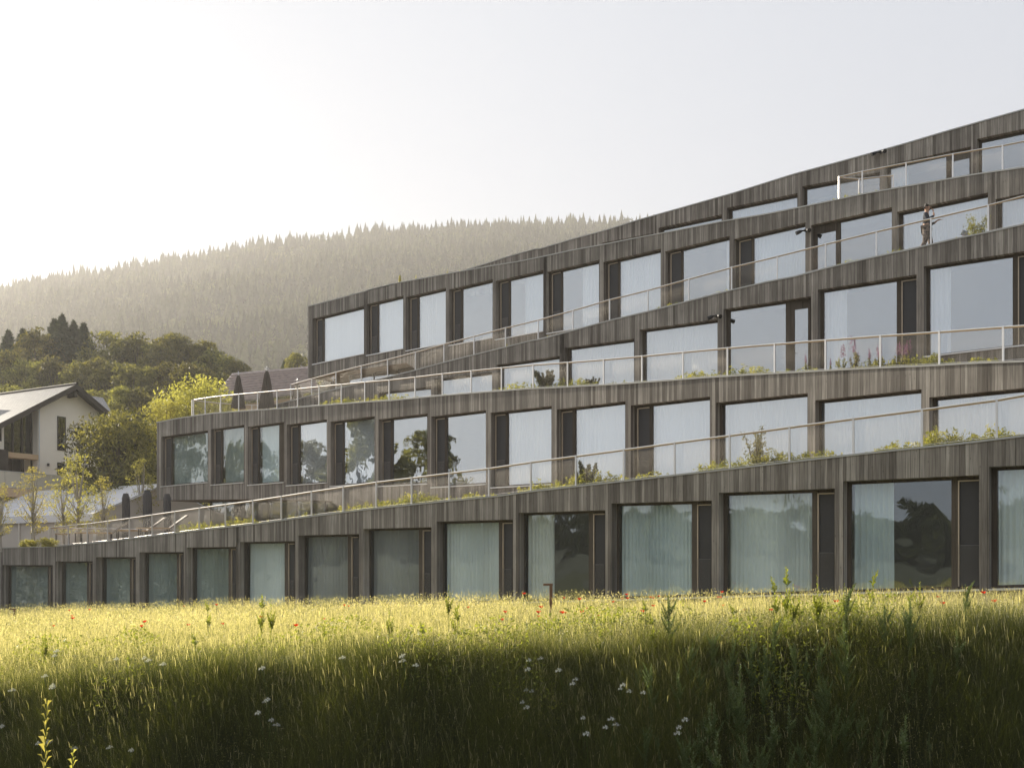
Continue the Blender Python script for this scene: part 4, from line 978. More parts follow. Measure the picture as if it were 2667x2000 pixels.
# ------------------------------------------------------------------ terrace furniture
M['fabric_dark'] = plain('charcoal_cover_fabric', (.075, .072, .078), .8, 0, .2, 3)
M['fabric_taupe'] = plain('taupe_parasol_fabric', (.15, .125, .10), .85, 0, .2, 3)
def folded_cloth(h, r0, r1, n=28, seg=10, amp=.13, seed=0, top=.9):
    mb = MB(); rings = []
    for i in range(seg+1):
        t = i/seg; z = h*t; r = r0+(r1-r0)*t
        if t > top: r *= 1-.35*(t-top)/(1-top)
        rings.append([Vector((math.cos(2*math.pi*k/n)*r*(1+amp*math.cos(k*math.pi+.0)+.06*math.sin(t*9+k*.7+seed)), math.sin(2*math.pi*k/n)*r*(1+amp*math.cos(k*math.pi)+.06*math.cos(t*7+k+seed)), z)) for k in range(n)])
    for i in range(seg):
        for k in range(n): mb.quad(rings[i][k], rings[i][(k+1) % n], rings[i+1][(k+1) % n], rings[i+1][k])
    mb.face(rings[-1]); mb.face(rings[0][::-1]); return mb
def parasol(kind):
    if kind == 'cover':
        r = empty('covered_parasol'); c = folded_cloth(2.75, .20, .19, seed=1, amp=.05, top=.93)
        c.v = [(x, y, z+.25) for x, y, z in c.v]; c.build('cover', M['fabric_dark'], r)
        zt = .3
    else:
        r = empty('folded_parasol'); c = folded_cloth(2.05, .42, .10, seed=3, amp=.16, top=.97)
        c.v = [(x, y, z+.75) for x, y, z in c.v]; c.build('canopy', M['fabric_taupe'], r)
        k = MB(); k.tube([(0, 0, 2.75), (0, 0, 3.05)], .03, 8); k.tube([(-.16, 0, 2.95), (.16, 0, 2.95)], .02, 6); k.tube([(0, -.16, 2.9), (0, .16, 2.9)], .02, 6); k.build('crown_fitting', M['steel'], r)
        zt = .8
    p = MB(); p.tube([(0, 0, 0), (0, 0, zt)], .035, 8); p.build('pole', M['black'], r)
    b = MB(); b.box(-.35, .35, -.35, .35, 0, .08); b.build('base', M['black'], r); return r
tz = lambda k, x: zat(k, x, poly(COP[k], x))-.04
cov = parasol('cover')
for i, (x, yt, D, lab) in enumerate(((328, 1285, 56, 'leftmost of the charcoal covered parasols on the lower terrace'), (371, 1289, 61, 'shorter charcoal covered parasol half hidden behind the tallest one'),
                                     (384, 1276, 57, 'tallest charcoal covered parasol on the lower terrace'), (438, 1286, 57, 'charcoal covered parasol under the projecting corner of the hotel'))):
    o = cov if i == 0 else copy_tree(cov); zb = tz(0, x); s = ((HZ-yt)/F*D-zb)/3.0
    o.location = ((x-CX)/F*D, D, zb); o.scale = (1.05 if i != 2 else 1.2, 1.05 if i != 2 else 1.2, s); o.rotation_euler = (0.0, .01*i, i); tag(o, lab, 'parasol', 'covered parasols on the lower terrace')
fp = parasol('fold')
for i, (x, yt, D, lab) in enumerate(((621, 967, 57, 'left folded taupe parasol in front of the tiled roof'), (695, 954, 57, 'right and taller folded taupe parasol in front of the tiled roof'), (774, 984, 63, 'pale folded parasol small behind the railing below the hotel corner'),
                                      (868, 980, 60, 'folded parasol in the shade beneath the upper storey overhang'))):
    o = fp if i == 0 else copy_tree(fp); zb = tz(1, x); s = ((HZ-yt)/F*D-zb)/3.05
    o.location = ((x-CX)/F*D, D, zb); o.scale = (s*.95, s*.95, s); o.rotation_euler = (0, 0, i); tag(o, lab, 'parasol', 'folded parasols on the upper terrace')
def lounger():
    r = empty('sun_lounger'); m = MB(); m.box(0, 1.25, -.3, .3, .30, .35); m.build('seat', M['oak'], r)
    b = MB(); b.hexa([(1.25, -.3, .31), (1.95, -.3, .80), (1.92, -.3, .85), (1.22, -.3, .36), (1.25, .3, .31), (1.95, .3, .80), (1.92, .3, .85), (1.22, .3, .36)]); b.build('backrest', M['lounge'], r)
    for (x, y) in ((.1, -.26), (.1, .26), (1.2, -.26), (1.2, .26)):
        l = MB(); l.box(x-.025, x+.025, y-.025, y+.025, 0, .3); l.build('leg', M['dark_wood'], r)
    return r
M['lounge'] = plain('grey_slats', (.22, .19, .16), .7, 0, .15, 5)
lo = lounger()
for i, (x, D, rz, lab) in enumerate(((236, 49, .35, 'grey sun lounger with raised back behind the railing, nearest the left'), (330, 50.5, .5, 'sun lounger between the covered parasols, backrest raised'), (388, 50, .5, 'sun lounger right of the tallest covered parasol'))):
    o = lo if i == 0 else copy_tree(lo); o.location = ((x-CX)/F*D-.6, D, tz(0, x)+.12); o.rotation_euler = (0, 0, rz); o.scale = (1.25, 1.25, 1.35); tag(o, lab, 'lounger', 'sun loungers on the lower terrace')
def small_table():
    r = empty('low_table'); m = MB(); m.box(-.35, .35, -.25, .25, .5, .54); m.build('top', M['oak'], r)
    for (x, y) in ((-.3, -.2), (-.3, .2), (.3, -.2), (.3, .2)):
        l = MB(); l.box(x-.02, x+.02, y-.02, y+.02, 0, .5); l.build('leg', M['dark_wood'], r)
    return r
st_ = small_table()
for i, (x, D, lab) in enumerate(((163, 50, 'small low wooden table near the left end of the railing'), (213, 50.5, 'small low wooden table beside the first sun lounger'))):
    o = st_ if i == 0 else copy_tree(st_); o.location = ((x-CX)/F*D, D, tz(0, x)+.1); o.rotation_euler = (0, 0, .4); tag(o, lab, 'table', 'low tables on the lower terrace')

# spotlights
def spotlight():
    r = empty('wall_spotlight'); b = MB(); b.tube([(0, .12, 0), (0, 0, 0)], .05, 10); b.tube([(-.09, 0, 0), (.09, 0, 0)], .03, 8); b.build('bracket', M['black'], r)
    for s in (-1, 1):
        h = MB(); d = Vector((s*.6, -.55, -.35)).normalized(); p = Vector((s*.09, -.02, 0))
        h.tube([p, p+d*.07, p+d*.10, p+d*.24], [.03, .06, .065, .075], 12); h.build('lamp_head', M['black'], r)
    return r
sp0 = spotlight()
for i, (k, x, y, lab) in enumerate(((2, *S('c', 1555, 1075), 'twin black spotlight on the boarded band above the second storey windows'), (3, *S('f', 108, 1135), 'twin black spotlight on the pier left of the glazed door'), (4, *S('f', 752, 458), 'twin black spotlight just under the topmost roof edge'))):
    o = sp0 if i == 0 else copy_tree(sp0); p = plan(k, x, -.12); q = plan(k, x+20)-plan(k, x-20)
    o.location = (p.x, p.y, zat(k, x, y)); o.rotation_euler = (0, 0, math.atan2(q.y, q.x)); s = 1.15; o.scale = (s, s, s); tag(o, lab, 'spotlight', 'black spotlights on the hotel front')

# path bollards in the meadow
M['rust'] = plain('rusted_steel', (.20, .11, .06), .7, .3, .25, 6)
def bollard():
    r = empty('path_light'); p = MB(); p.box(-.035, .035, -.035, .035, -.3, .84); p.build('post', M['rust'], r)
    a = MB(); a.box(-.17, .04, -.04, .04, .842, .89); a.build('lamp_arm', M['rust'], r); return r
bo = bollard()
for i, (x, yt, D, lab) in enumerate(((1435, 1519, 22, 'rusty path light with arm to the left in the middle of the meadow'), (38, 1584, 38, 'rusty path light at the far left edge of the meadow'))):
    o = bo if i == 0 else copy_tree(bo); o.location = ((x-CX)/F*D, D, (HZ-yt)/F*D-.89); tag(o, lab, 'bollard light', 'rusty path lights in the meadow')

# ------------------------------------------------------------------ terrace planting
M['herb'] = leafmat('terrace_herbs', (.07, .10, .02), (.44, .40, .07), .5)
M['pine'] = leafmat('mugo_pine_needles', (.030, .040, .014), (.085, .085, .035), .2)
def plant_strip(k, x0, x1, dens, hmax, seed):
    r = np.random.default_rng(seed); parts = []; L0, L1 = ARC[k](x0), ARC[k](x1); n = int((L1-L0)*dens)
    C = []; T = []
    for _ in range(n):
        x = x0+(x1-x0)*r.random(); gate = math.sin(x*.013+seed)+.6*math.sin(x*.041+seed*2)
        if r.random() > .55+.4*gate: continue
        p = plan(k, x, .38+r.random()*.7); z = zat(k, x, poly(COP[k], x))-.05; h = hmax*(.25+.75*r.random()**2)*(.7+.3*gate); w = .05+.05*r.random()
        m = int(14+30*r.random()); t = r.random(m)
        C.append(np.stack([p.x+r.normal(0, w, m)*(1-.5*t), p.y+r.normal(0, w, m)*(1-.5*t), z+h*t], 1)); T.append(np.clip(r.normal(r.uniform(.2, .9), .15, m), 0, 1))
    C = np.concatenate(C); T = np.concatenate(T); a, b, c = leaves(C, np.full(len(C), .027), T, elong=2.0)
    me = np_mesh('terrace_planting', a, b, M['herb'], c); return link('terrace_planting', me)
for (k, x0, x1, de, hm, lab) in ((0, 440, 2700, 62, .55, 'patchy yellow green herbs growing behind the lowest railing'), (1, 560, 2700, 50, .46, 'patchy yellow green herbs growing behind the middle railing'),
                                 (2, 900, 2700, 16, .32, 'sparse herbs along the upper terrace edge'), (3, 940, 2700, 6, .35, 'sparse weeds on the green roof edge below the top storey')):
    tag(plant_strip(k, x0, x1, de, hm, 20+k), lab, 'terrace planting', kind='stuff')
def small_plant(name, h, w, n, ls, matn, stems=5, kind='bush', spiky=False):
    root = empty(name); Cs, Ts = [], []; mb = MB()
    for s in range(stems):
        a = random.uniform(0, 6.28); r_ = w*random.uniform(.2, 1) if stems > 1 else 0; hh = h*random.uniform(.6, 1) if stems > 1 else h
        tip = Vector((math.cos(a)*r_, math.sin(a)*r_, hh)); base_ = tip*.12; base_.z = 0
        mb.tube([base_, (tip*.6+Vector((0, 0, -.05*h))), tip], [.012*h+.003, .008*h+.002, .002], 4, False)
        m = n//stems; t = rng.uniform(.25 if kind == 'tree' else .1, 1, m)
        sp = w*(.10 if spiky else .26)*(1.15-t*.8)
        C = np.array(base_)[None]*(1-t[:, None])+np.array(tip)[None]*t[:, None]
        C[:, 2] -= .05*h*np.sin(t*3.1)
        C += rng.normal(size=(m, 3))*sp[:, None]; Cs.append(C); Ts.append(np.clip(rng.normal(random.uniform(.3, .7), .2, m), 0, 1))
    C = np.concatenate(Cs); C[:, 2] = np.maximum(C[:, 2], .02)
    a, b, c = leaves(C, np.full(len(C), ls), np.concatenate(Ts), up=-.6 if spiky else 0, elong=2.2 if spiky else 1.6)
    link('foliage', np_mesh('foliage', a, b, M[matn], c), root); mb.build('stems', M['bark'], root); return root
def put(o, k, x, lab, cat_, group=None, off=.75, h=None, ytop=None, h0=1.0, dz=-.05):
    p = plan(k, x, off); z = zat(k, x, poly(COP[k], x))+dz; o.location = (p.x, p.y, z)
    if ytop is not None: s = ((HZ-ytop)/F*p.y-z)/h0; o.scale = (s, s, s)
    tag(o, lab, cat_, group); return o
put(small_plant('mugo_pine', 1.0, .55, 3600, .035, 'pine', 12, spiky=True), 1, 1392, 'dark mountain pine with upright shoots behind the middle railing', 'shrub', ytop=958, off=.7)
put(small_plant('mugo_pine', 1.0, .55, 3600, .035, 'pine', 14, spiky=True), 0, 1482, 'rounded dark mountain pine behind the lowest railing', 'shrub', ytop=1200, off=.8)
put(small_plant('mugo_pine', 1.0, .5, 2000, .035, 'pine', 9, spiky=True), 1, 1492, 'small dark pine shoots right of the mountain pine on the middle terrace', 'shrub', ytop=975, off=1.2)
put(small_plant('serviceberry_sapling', 1.0, .33, 700, .024, 'leaf_mid', 7, 'tree'), 0, 1948, 'slender leafy sapling rising above the lowest railing in front of a curtained window', 'sapling', ytop=1100, off=.7)
put(small_plant('serviceberry_sapling', 1.0, .5, 900, .026, 'leaf_mid', 8, 'tree'), 2, 2528, 'leafy sapling right of the walking person behind the upper railing', 'sapling', ytop=548, off=.7)
put(small_plant('roof_spruce', 1.0, .3, 900, .03, 'leaf_gold', 1, spiky=False), 3, 1022, 'tiny lit spruce seedling on the roof edge against the hillside', 'seedling', ytop=718, off=.6)
for (x, yt) in ((1067, 712), (1148, 700)):
    put(small_plant('roof_weed', 1.0, .12, 120, .025, 'leaf_gold', 2), 3, x, ('thin lit weed on the roof edge right of the spruce seedling' if x < 1100 else 'thin lit weed on the roof edge farthest from the spruce seedling'), 'weed', 'weeds on the roof edge', ytop=yt, off=.5)
# terrace shrubs at the left end
for (x, D, yt, lab) in ((88, 47, 1403, 'low golden shrub left of the lower railing end'), (125, 47.5, 1398, 'round golden shrub at the lower railing end'), (60, 48, 1406, 'low golden shrub near the left edge above the wall'), (178, 50, 1418, 'small golden shrub behind the first railing panels')):
    o = small_plant('terrace_shrub', 1.0, .6, 1500, .04, 'leaf_gold', 9); z = tz(0, x); s = ((HZ-yt)/F*D-z)/1.0; o.location = ((x-CX)/F*D, D, z); o.scale = (s*1.9, s*1.9, s); tag(o, lab, 'shrub', 'golden shrubs by the lower railing end')
# fireweed
M['purple'] = leafmat('purple_blossom', (.14, .05, .15), (.27, .11, .26), .35)
def fireweed():
    root = small_plant('fireweed', .62, .16, 330, .022, 'leaf_mid', 4); C = []
    for _ in range(3):
        a = random.uniform(0, 6.28); r_ = random.uniform(0, .1); t = rng.random(70); c = np.stack([math.cos(a)*r_+rng.normal(0, .03, 70)*(1.1-t), math.sin(a)*r_+rng.normal(0, .03, 70)*(1.1-t), .5+.42*t*random.uniform(.7, 1)], 1); C.append(c)
    C = np.concatenate(C); a, b, c = leaves(C, np.full(len(C), .014), rng.random(len(C))); link('blossom', np_mesh('blossom', a, b, M['purple'], c), root); return root
fw = [fireweed(), fireweed()]; j = 0
for (x, s) in ((2080, .75), (2160, 1.05), (2188, .8), (2205, 1.25), (2232, .85), (2252, 1.05), (2272, .8), (2306, 1.0), (2322, 1.1), (2335, .9), (2130, .6)):
    o = fw[j] if j < 2 else copy_tree(fw[j % 2]); put(o, 1, x, 'purple flowered fireweed behind the middle railing', 'fireweed', 'fireweeds behind the middle railing', off=.5+.25*(j % 3)); o.scale = (s, s, s); o.rotation_euler = (0, 0, j); j += 1

# ------------------------------------------------------------------ meadow flowers and tall weeds
M['poppy'] = leafmat('poppy_petals', (.55, .035, .01), (.75, .08, .02), .4)
M['white_fl'] = leafmat('yarrow_white', (.62, .62, .60), (.80, .80, .78), .2)
M['stem'] = leafmat('flower_stem', (.10, .14, .04), (.18, .20, .06), .4)
def poppy():
    r = empty('poppy'); m = MB(); m.tube([(0, 0, 0), (.02, .01, .3), (0, .02, .52)], .0035, 4); m.build('stem', M['stem'], r)
    V = []; Fq = []; n = 10
    V.append((0, 0, .515))
    for q in range(2):
        for k in range(n): a = 2*math.pi*k/n; rr = (.022 if q == 0 else .036)*(1+.12*math.sin(k*2.5)); V.append((math.cos(a)*rr, math.sin(a)*rr+.02, .522+(.012 if q == 0 else .03)+.006*math.sin(k*2.1)))
    Fq = [(0, 1+k, 1+(k+1) % n, 1+(k+1) % n) for k in range(n)]+[(1+k, 1+n+k, 1+n+(k+1) % n, 1+(k+1) % n) for k in range(n)]
    me = bpy.data.meshes.new('petals'); me.from_pydata(V, [], [f if len(set(f)) == 4 else f[:3] for f in Fq]); me.materials.append(M['poppy']); link('petals', me, r)
    return r
po = poppy(); pl = []
for _ in range(26): pl.append((random.uniform(1340, 1900), random.uniform(17, 27)))
for _ in range(12): pl.append((random.uniform(40, 700), random.uniform(17, 34)))
for _ in range(9): pl.append((random.uniform(1900, 2640), random.uniform(15.0, 20)))
for _ in range(8): pl.append((random.uniform(650, 1340), random.uniform(16, 28)))
for i, (x, D) in enumerate(pl):
    o = po if i == 0 else copy_tree(po); place_on_ground(o, x, D); s = random.uniform(.95, 1.3); o.scale = (s, s, s); tag(o, 'small red poppy in the sunlit meadow grass', 'poppy', 'red poppies scattered in the meadow')
def yarrow():
    r = empty('yarrow'); m = MB(); top = (0, 0, .80); m.tube([(0, 0, 0), (.015, 0, .4), (0, 0, .72)], .004, 4)
    C = []
    for i in range(5):
        a = i*1.257; c = Vector((math.cos(a)*.033*(i > 0), math.sin(a)*.033*(i > 0), .785+.02*random.random()+.012*(i == 0))); m.tube([(0, 0, .72), c], .002, 3, False)
        q = rng.normal(size=(26, 3))*np.array([.012, .012, .005]); C.append(np.array(c)+q)
    m.build('stem', M['stem'], r); C = np.concatenate(C); a, b, c = leaves(C, np.full(len(C), .006), rng.random(len(C)), up=-.0, elong=1.0); link('umbel', np_mesh('umbel', a, b, M['white_fl'], c), r); return r
ya = yarrow()
ysp = [S('1', 0, 0)]*0
Z1 = lambda x, y: (x/3.16, 1550+y/3.16); Z2 = lambda x, y: (650+x/3.16, 1550+y/3.16); Z3 = lambda x, y: (1300+x/3.16, 1500+y/3.16)
ysp = [Z1(470, 450), Z1(500, 490), Z1(895, 520), Z1(1250, 530), Z1(1265, 505), Z1(1310, 565), Z1(380, 655), Z1(450, 738), Z1(490, 745), Z1(82, 780), Z1(70, 1062), Z1(375, 1210), Z1(430, 1195), Z1(505, 1257), Z1(960, 1245), Z1(985, 1265),
       Z2(170, 855), Z2(150, 870), Z2(165, 948), Z2(85, 1010), Z2(105, 1060), Z2(1350, 528), Z2(1280, 568), Z2(180, 588), Z2(770, 508), Z2(1325, 490),
       Z3(245, 690), Z3(397, 668), Z3(332, 748), Z3(587, 760), Z3(620, 845), Z3(650, 880), Z3(1043, 893), Z3(1020, 925), Z3(1078, 945), Z3(1130, 950), Z3(232, 935), Z3(288, 945), Z3(193, 1038), Z3(318, 1070), Z3(690, 1160), Z3(958, 1175), Z3(905, 1218), Z3(810, 1235), Z3(720, 1280), Z3(1600, 1163), Z3(1570, 1222), Z3(1545, 1280)]
for i, (x, y) in enumerate(ysp):
    # find depth where the flower top of a 0.8 m stem is seen at this height
    best = min(np.arange(10.4, 16, .05), key=lambda D: abs((HZ-y)/F*D-(float(ground((x-CX)/F*D, D))+.82)))
    o = ya if i == 0 else copy_tree(ya); o.location = ((x-CX)/F*best, best, (HZ-y)/F*best-.8); o.rotation_euler = (random.uniform(-.28, .1), random.uniform(-.2, .2), i*0.0); s = random.uniform(.65, 1.05); o.scale = (s, s, 1)
    tag(o, 'white flat topped yarrow flower in the shaded bank grass', 'yarrow', 'white yarrow flowers on the bank')
# tall leafy weeds
M['weed'] = leafmat('weed_leaves', (.10, .13, .022), (.38, .40, .065), .5)
M['weed_grey'] = leafmat('mugwort_leaves', (.10, .14, .055), (.22, .27, .12), .4)
def tall_weed(h, nl, ll, m, branch=0, wide=.4):
    r = empty('tall_weed'); st = MB(); axes = [((0, 0, 0), (.03, .02, h), 1.0)]
    for b in range(branch):
        z = h*random.uniform(.45, .85); a = random.uniform(0, 6.28); axes.append(((.02, 0, z), (math.cos(a)*.14*h, math.sin(a)*.14*h, z+.22*h), .5))
    V = []; Fq = []; T = []
    for (p, q, sc) in axes:
        p, q = Vector(p), Vector(q); st.tube([p, (p+q)/2+Vector((.01, 0, 0)), q], [.006*sc+.002, .005*sc+.001, .002], 5, False)
        m_ = int(nl*sc)
        for i in range(m_):
            t = (i+.5)/m_; t = .12+.88*t if sc == 1 else t; c = p+(q-p)*t; a = i*2.4+random.uniform(-.3, .3); L = ll*(1.15-.8*t)*random.uniform(.7, 1.2)*(sc*.3+.7)
            d = Vector((math.cos(a), math.sin(a), .7+.6*t)).normalized(); s = d.cross(Vector((0, 0, 1))).normalized(); s = (s+d.cross(s)*random.uniform(-1.2, 1.2)).normalized(); w = L*wide*.5
            dr = Vector((0, 0, -L*.22)); b0 = len(V); V += [c, c+d*L*.45-s*w+Vector((0, 0, .01)), c+d*L*.5, c+d*L*.45+s*w+Vector((0, 0, .01)), c+d*L+dr]
            Fq += [(b0, b0+1, b0+2), (b0, b0+2, b0+3), (b0+1, b0+4, b0+2), (b0+2, b0+4, b0+3)]; tv = min(1, max(0, random.gauss(.3+.5*t, .15))); T += [tv]*5
    link('leaves', np_mesh('leaves', np.array([tuple(v) for v in V]), Fq, m, T), r); st.build('stem', M['stem'], r); return r
wp = [tall_weed(1.0, 40, .15, M['weed'], 3, .5), tall_weed(1.0, 46, .12, M['weed'], 5, .5)]
wl_ = [(2047, 1487, 13.6, 'tallest branching lit weed standing at the crest in front of the ground floor window'), (2130, 1502, 13.2, 'lit weed at the crest beside the dark ventilation leaf'), (2020, 1510, 13.8, 'lit weed just left of the tallest crest weed'), (2068, 1523, 13.4, 'shorter lit weed just right of the tallest crest weed'),
       (2272, 1494, 14.5, 'single slim weed in front of the half curtained window at right'), (2195, 1521, 14.0, 'small lit weed left of the slim weed at right'), (680, 1556, 17, 'left of the paired lit weeds in front of the left windows'), (706, 1560, 17, 'right of the paired lit weeds in front of the left windows'),
       (543, 1570, 20, 'bright broad weed below the fifth window from the left'), (1170, 1525, 19, 'dry branching weed left of centre before the windows'), (1185, 1578, 16, 'weed standing just before the meadow centre'), (115, 1633, 15, 'tall green weed in the sunny grass at the left'),
       (1680, 1568, 15, 'leafy weed in the poppies right of the path light'), (1015, 1578, 15.5, 'green weed at the crest left of centre'), (1195, 1590, 14.6, 'low green weed at the crest near the centre'), (2395, 1517, 14.0, 'short weed under the right end window')]
for i, (x, yt, D, lab) in enumerate(wl_):
    o = wp[i] if i < 2 else copy_tree(wp[i % 2]); place_on_ground(o, x, D, yt, 1.0, rz=i*1.1); s = o.scale[2]; o.scale = (min(s, .58), min(s, .58), s); tag(o, lab, 'weed', 'tall lit weeds along the meadow')
for i in range(46):
    o = copy_tree(wp[i % 2]); x = random.gauss(2090, 120) if i % 2 else random.uniform(60, 2640); D = random.uniform(13.0, 15.5)
    place_on_ground(o, x, D); s = random.uniform(.45, .78); o.scale = (s*.8, s*.8, s); tag(o, 'knee high leafy weed among the lit grass at the crest of the bank', 'weed', 'leafy weeds along the crest')
# mugwort stand on the shaded bank at right
mg = [tall_weed(1.0, 90, .075, M['weed_grey'], 5, .4), tall_weed(1.0, 110, .065, M['weed_grey'], 7, .4), tall_weed(1.0, 70, .12, M['weed_grey'], 2, .45)]
for i in range(120):
    if i < 3: o = mg[i]
    else: o = copy_tree(mg[i % 3 if random.random() < .6 else i % 2])
    x = random.gauss(2060, 190) if i % 5 else random.uniform(1450, 2640); D = random.uniform(11.6, 13.0)
    place_on_ground(o, x, D); s = random.uniform(.6, 1.1)*(.95 if i % 5 else .6); o.scale = (s*.9, s*.9, s); tag(o, 'grey green leafy mugwort growing on the shaded bank', 'weed', 'mugwort stems on the shaded bank')
sp_ = []
for (n, y0, y1, sz, t0) in ((150000, 11.0, 15.0, .0075, .15), (150000, 14.5, 24.0, .009, .45), (110000, 22, 50, .016, .6)):
    X, Y = scatter(n, y0, y1); ok = facade_front(X, Y) > .7; X, Y = X[ok], Y[ok]; n = len(X)
    C = np.stack([X, Y, ground(X, Y)+rng.uniform(.12, .6, n)], 1); sp_.append(leaves(C, np.full(n, sz), np.clip(rng.normal(t0+.2, .2, n)+.2*vnoise(X, Y, 1.7, 4), 0, 1), elong=1.8))
a, b, c = cat(sp_)
tag(link('meadow_buds', np_mesh('meadow_buds', a, b, M['grass'], c)), 'small leaves, buds and seed heads speckled through the meadow', 'ground cover', kind='stuff')
# big leaved and leafy ground weeds near the crest: bramble mounds
n = 110000; X, Y = scatter(n, 12.4, 16.5); pat = vnoise(X, Y, 1.1, 7)+.5*vnoise(X, Y, .4, 1); ok = rng.random(n) < np.clip(pat*1.2, 0, 1); X, Y, pat = X[ok], Y[ok], pat[ok]; n = len(X)
C = np.stack([X, Y, ground(X, Y)+rng.uniform(.1, .82, n)*(.55+.45*np.clip(pat, 0, 1))], 1); a, b, c = leaves(C, np.full(n, .021), rng.uniform(0, 1, n), elong=1.3)
tag(link('crest_weeds', np_mesh('crest_weeds', a, b, M['weed'], c)), 'tangle of small leafy weeds along the crest of the bank', 'ground cover', kind='stuff')
# near lit thistle-like plants at bottom left
def near_weed(h, nl, ll, m):
    return tall_weed(h, nl, ll, m, 0, .3)
for (x, yt, D, hh, lab) in ((100, 1835, 4.3, 1.0, 'close bright nodding weed with curled leaves at the bottom left corner'), (172, 1958, 4.5, .8, 'close bright leafy weed top at the bottom edge near the left corner')):
    o = near_weed(1.0, 75, .12, M['leaf_gold']); X = (x-CX)/F*D; zt = (HZ-yt)/F*D; z = float(ground(X, D)); s = zt-z; o.location = (X, D, z); o.scale = (.8, .8, s); o.rotation_euler = (0, 0.02, 1); o.name = 'foreground_weed'; tag(o, lab, 'weed')

# ------------------------------------------------------------------ person
def skin_chain(name, verts, edges, radii, m, parent, sub=2, root=0):
    me = bpy.data.meshes.new(name); me.from_pydata(verts, edges, []); o = link(name, me, parent)
    md = o.modifiers.new('Skin', 'SKIN'); md.use_smooth_shade = True; sk = me.skin_vertices[0].data
    for i, r in enumerate(radii): sk[i].radius = r if isinstance(r, tuple) else (r, r); sk[i].use_root = (i == root)
    s = o.modifiers.new('Sub', 'SUBSURF'); s.levels = sub; s.render_levels = sub; me.materials.append(m); return o
M['skin'] = plain('skin', (.42, .25, .17), .6, 0, .05, 5); M['hair'] = plain('dark_hair', (.02, .014, .01), .6, 0, .2, 20)
M['shirt'] = plain('navy_top', (.03, .035, .05), .85, 0, .2, 8)
m, nt, b = mat('patterned_trousers'); vo = N(nt, 'ShaderNodeTexVoronoi'); vo.inputs['Scale'].default_value = 14; tc = N(nt, 'ShaderNodeTexCoord'); nt.links.new(tc.outputs['Object'], vo.inputs['Vector'])
rp = N(nt, 'ShaderNodeValToRGB'); rp.color_ramp.interpolation = 'CONSTANT'; rp.color_ramp.elements[0].color = (.025, .022, .025, 1); rp.color_ramp.elements[1].color = (.20, .16, .14, 1); rp.color_ramp.elements[1].position = .42
nt.links.new(vo.outputs['Distance'], rp.inputs[0]); nt.links.new(rp.outputs[0], b.inputs['Base Color']); b.inputs['Roughness'].default_value = .9; M['trousers'] = m
pe = empty('person'); tag(pe, 'person in dark top and patterned trousers walking along the upper railing, hand at chin', 'person')
# facing +x, feet at z=0, height 1.8
bv = [(0, 0, .97), (0, 0, 1.15), (0, 0, 1.36), (0, 0, 1.47), (.012, 0, 1.55), (.02, 0, 1.66), (.02, 0, 1.74),
      (0, .09, .92), (.10, .10, .52), (.02, .10, .10), (.15, .10, .04),
      (0, -.09, .92), (-.02, -.10, .50), (-.20, -.10, .12), (-.08, -.11, .04),
      (0, .18, 1.42), (.05, .22, 1.16), (.22, .11, 1.17), (.28, .02, 1.19),
      (0, -.18, 1.42), (.06, -.23, 1.17), (.22, -.12, 1.32), (.20, -.05, 1.47)]
be = [(0, 1), (1, 2), (2, 3), (3, 4), (4, 5), (5, 6), (0, 7), (7, 8), (8, 9), (9, 10), (0, 11), (11, 12), (12, 13), (13, 14), (2, 15), (15, 16), (16, 17), (17, 18), (2, 19), (19, 20), (20, 21), (21, 22)]
br_ = [(.11, .14), (.10, .13), (.11, .15), .055, .052, (.095, .075), (.08, .07), .085, .055, .04, .04, .085, .055, .04, .04, .05, .04, .03, .025, .05, .04, .03, .025]
skin_chain('body', bv, be, br_, M['skin'], pe)
k_ = 1.16
skin_chain('shirt', [bv[i] for i in (0, 1, 2, 15, 16, 17, 19, 20, 21)]+[(0, 0, 1.44)], [(0, 1), (1, 2), (2, 3), (3, 4), (4, 5), (2, 6), (6, 7), (7, 8), (2, 9)], [(.13, .155), (.12, .15), (.13, .165), .066, .054, .042, .066, .054, .042, .07], M['shirt'], pe)
skin_chain('trousers', [bv[i] for i in (0, 7, 8, 9, 11, 12, 13)], [(0, 1), (1, 2), (2, 3), (0, 4), (4, 5), (5, 6)], [(.13, .15), .10, .075, .06, .10, .075, .06], M['trousers'], pe)
skin_chain('hair', [(-.03, 0, 1.66), (-.02, 0, 1.72), (.005, 0, 1.75)], [(0, 1), (1, 2)], [(.075, .07), (.08, .07), (.055, .055)], M['hair'], pe, root=1)
skin_chain('beard', [(.085, 0, 1.60), (.10, 0, 1.585)], [(0, 1)], [.035, .025], M['hair'], pe)
nm = MB(); nm.tube([(.105, 0, 1.69), (.135, 0, 1.655), (.11, 0, 1.645)], [.008, .014, .01], 6)
for s in (-1, 1): nm.tube([(.01, s*.08, 1.69), (0, s*.09, 1.66), (.01, s*.08, 1.63)], [.012, .016, .008], 6)
nm.build('nose_and_ears', M['skin'], pe, smooth=True)
for s in (-1, 1):
    em = MB(); em.tube([(.10, s*.032, 1.685), (.112, s*.032, 1.685)], [.009, .006], 6); em.build('eye', M['hair'], pe)
    sm = MB(); fx = .02 if s > 0 else -.20; fz = .04 if s > 0 else .06
    sm.tube([(fx-.06, s*.105, fz), (fx+.05, s*.105, fz+.01), (fx+.17, s*.105, fz-.005)], [.045, .05, .035], 8); sm.build('shoe', M['shirt'], pe, smooth=True)
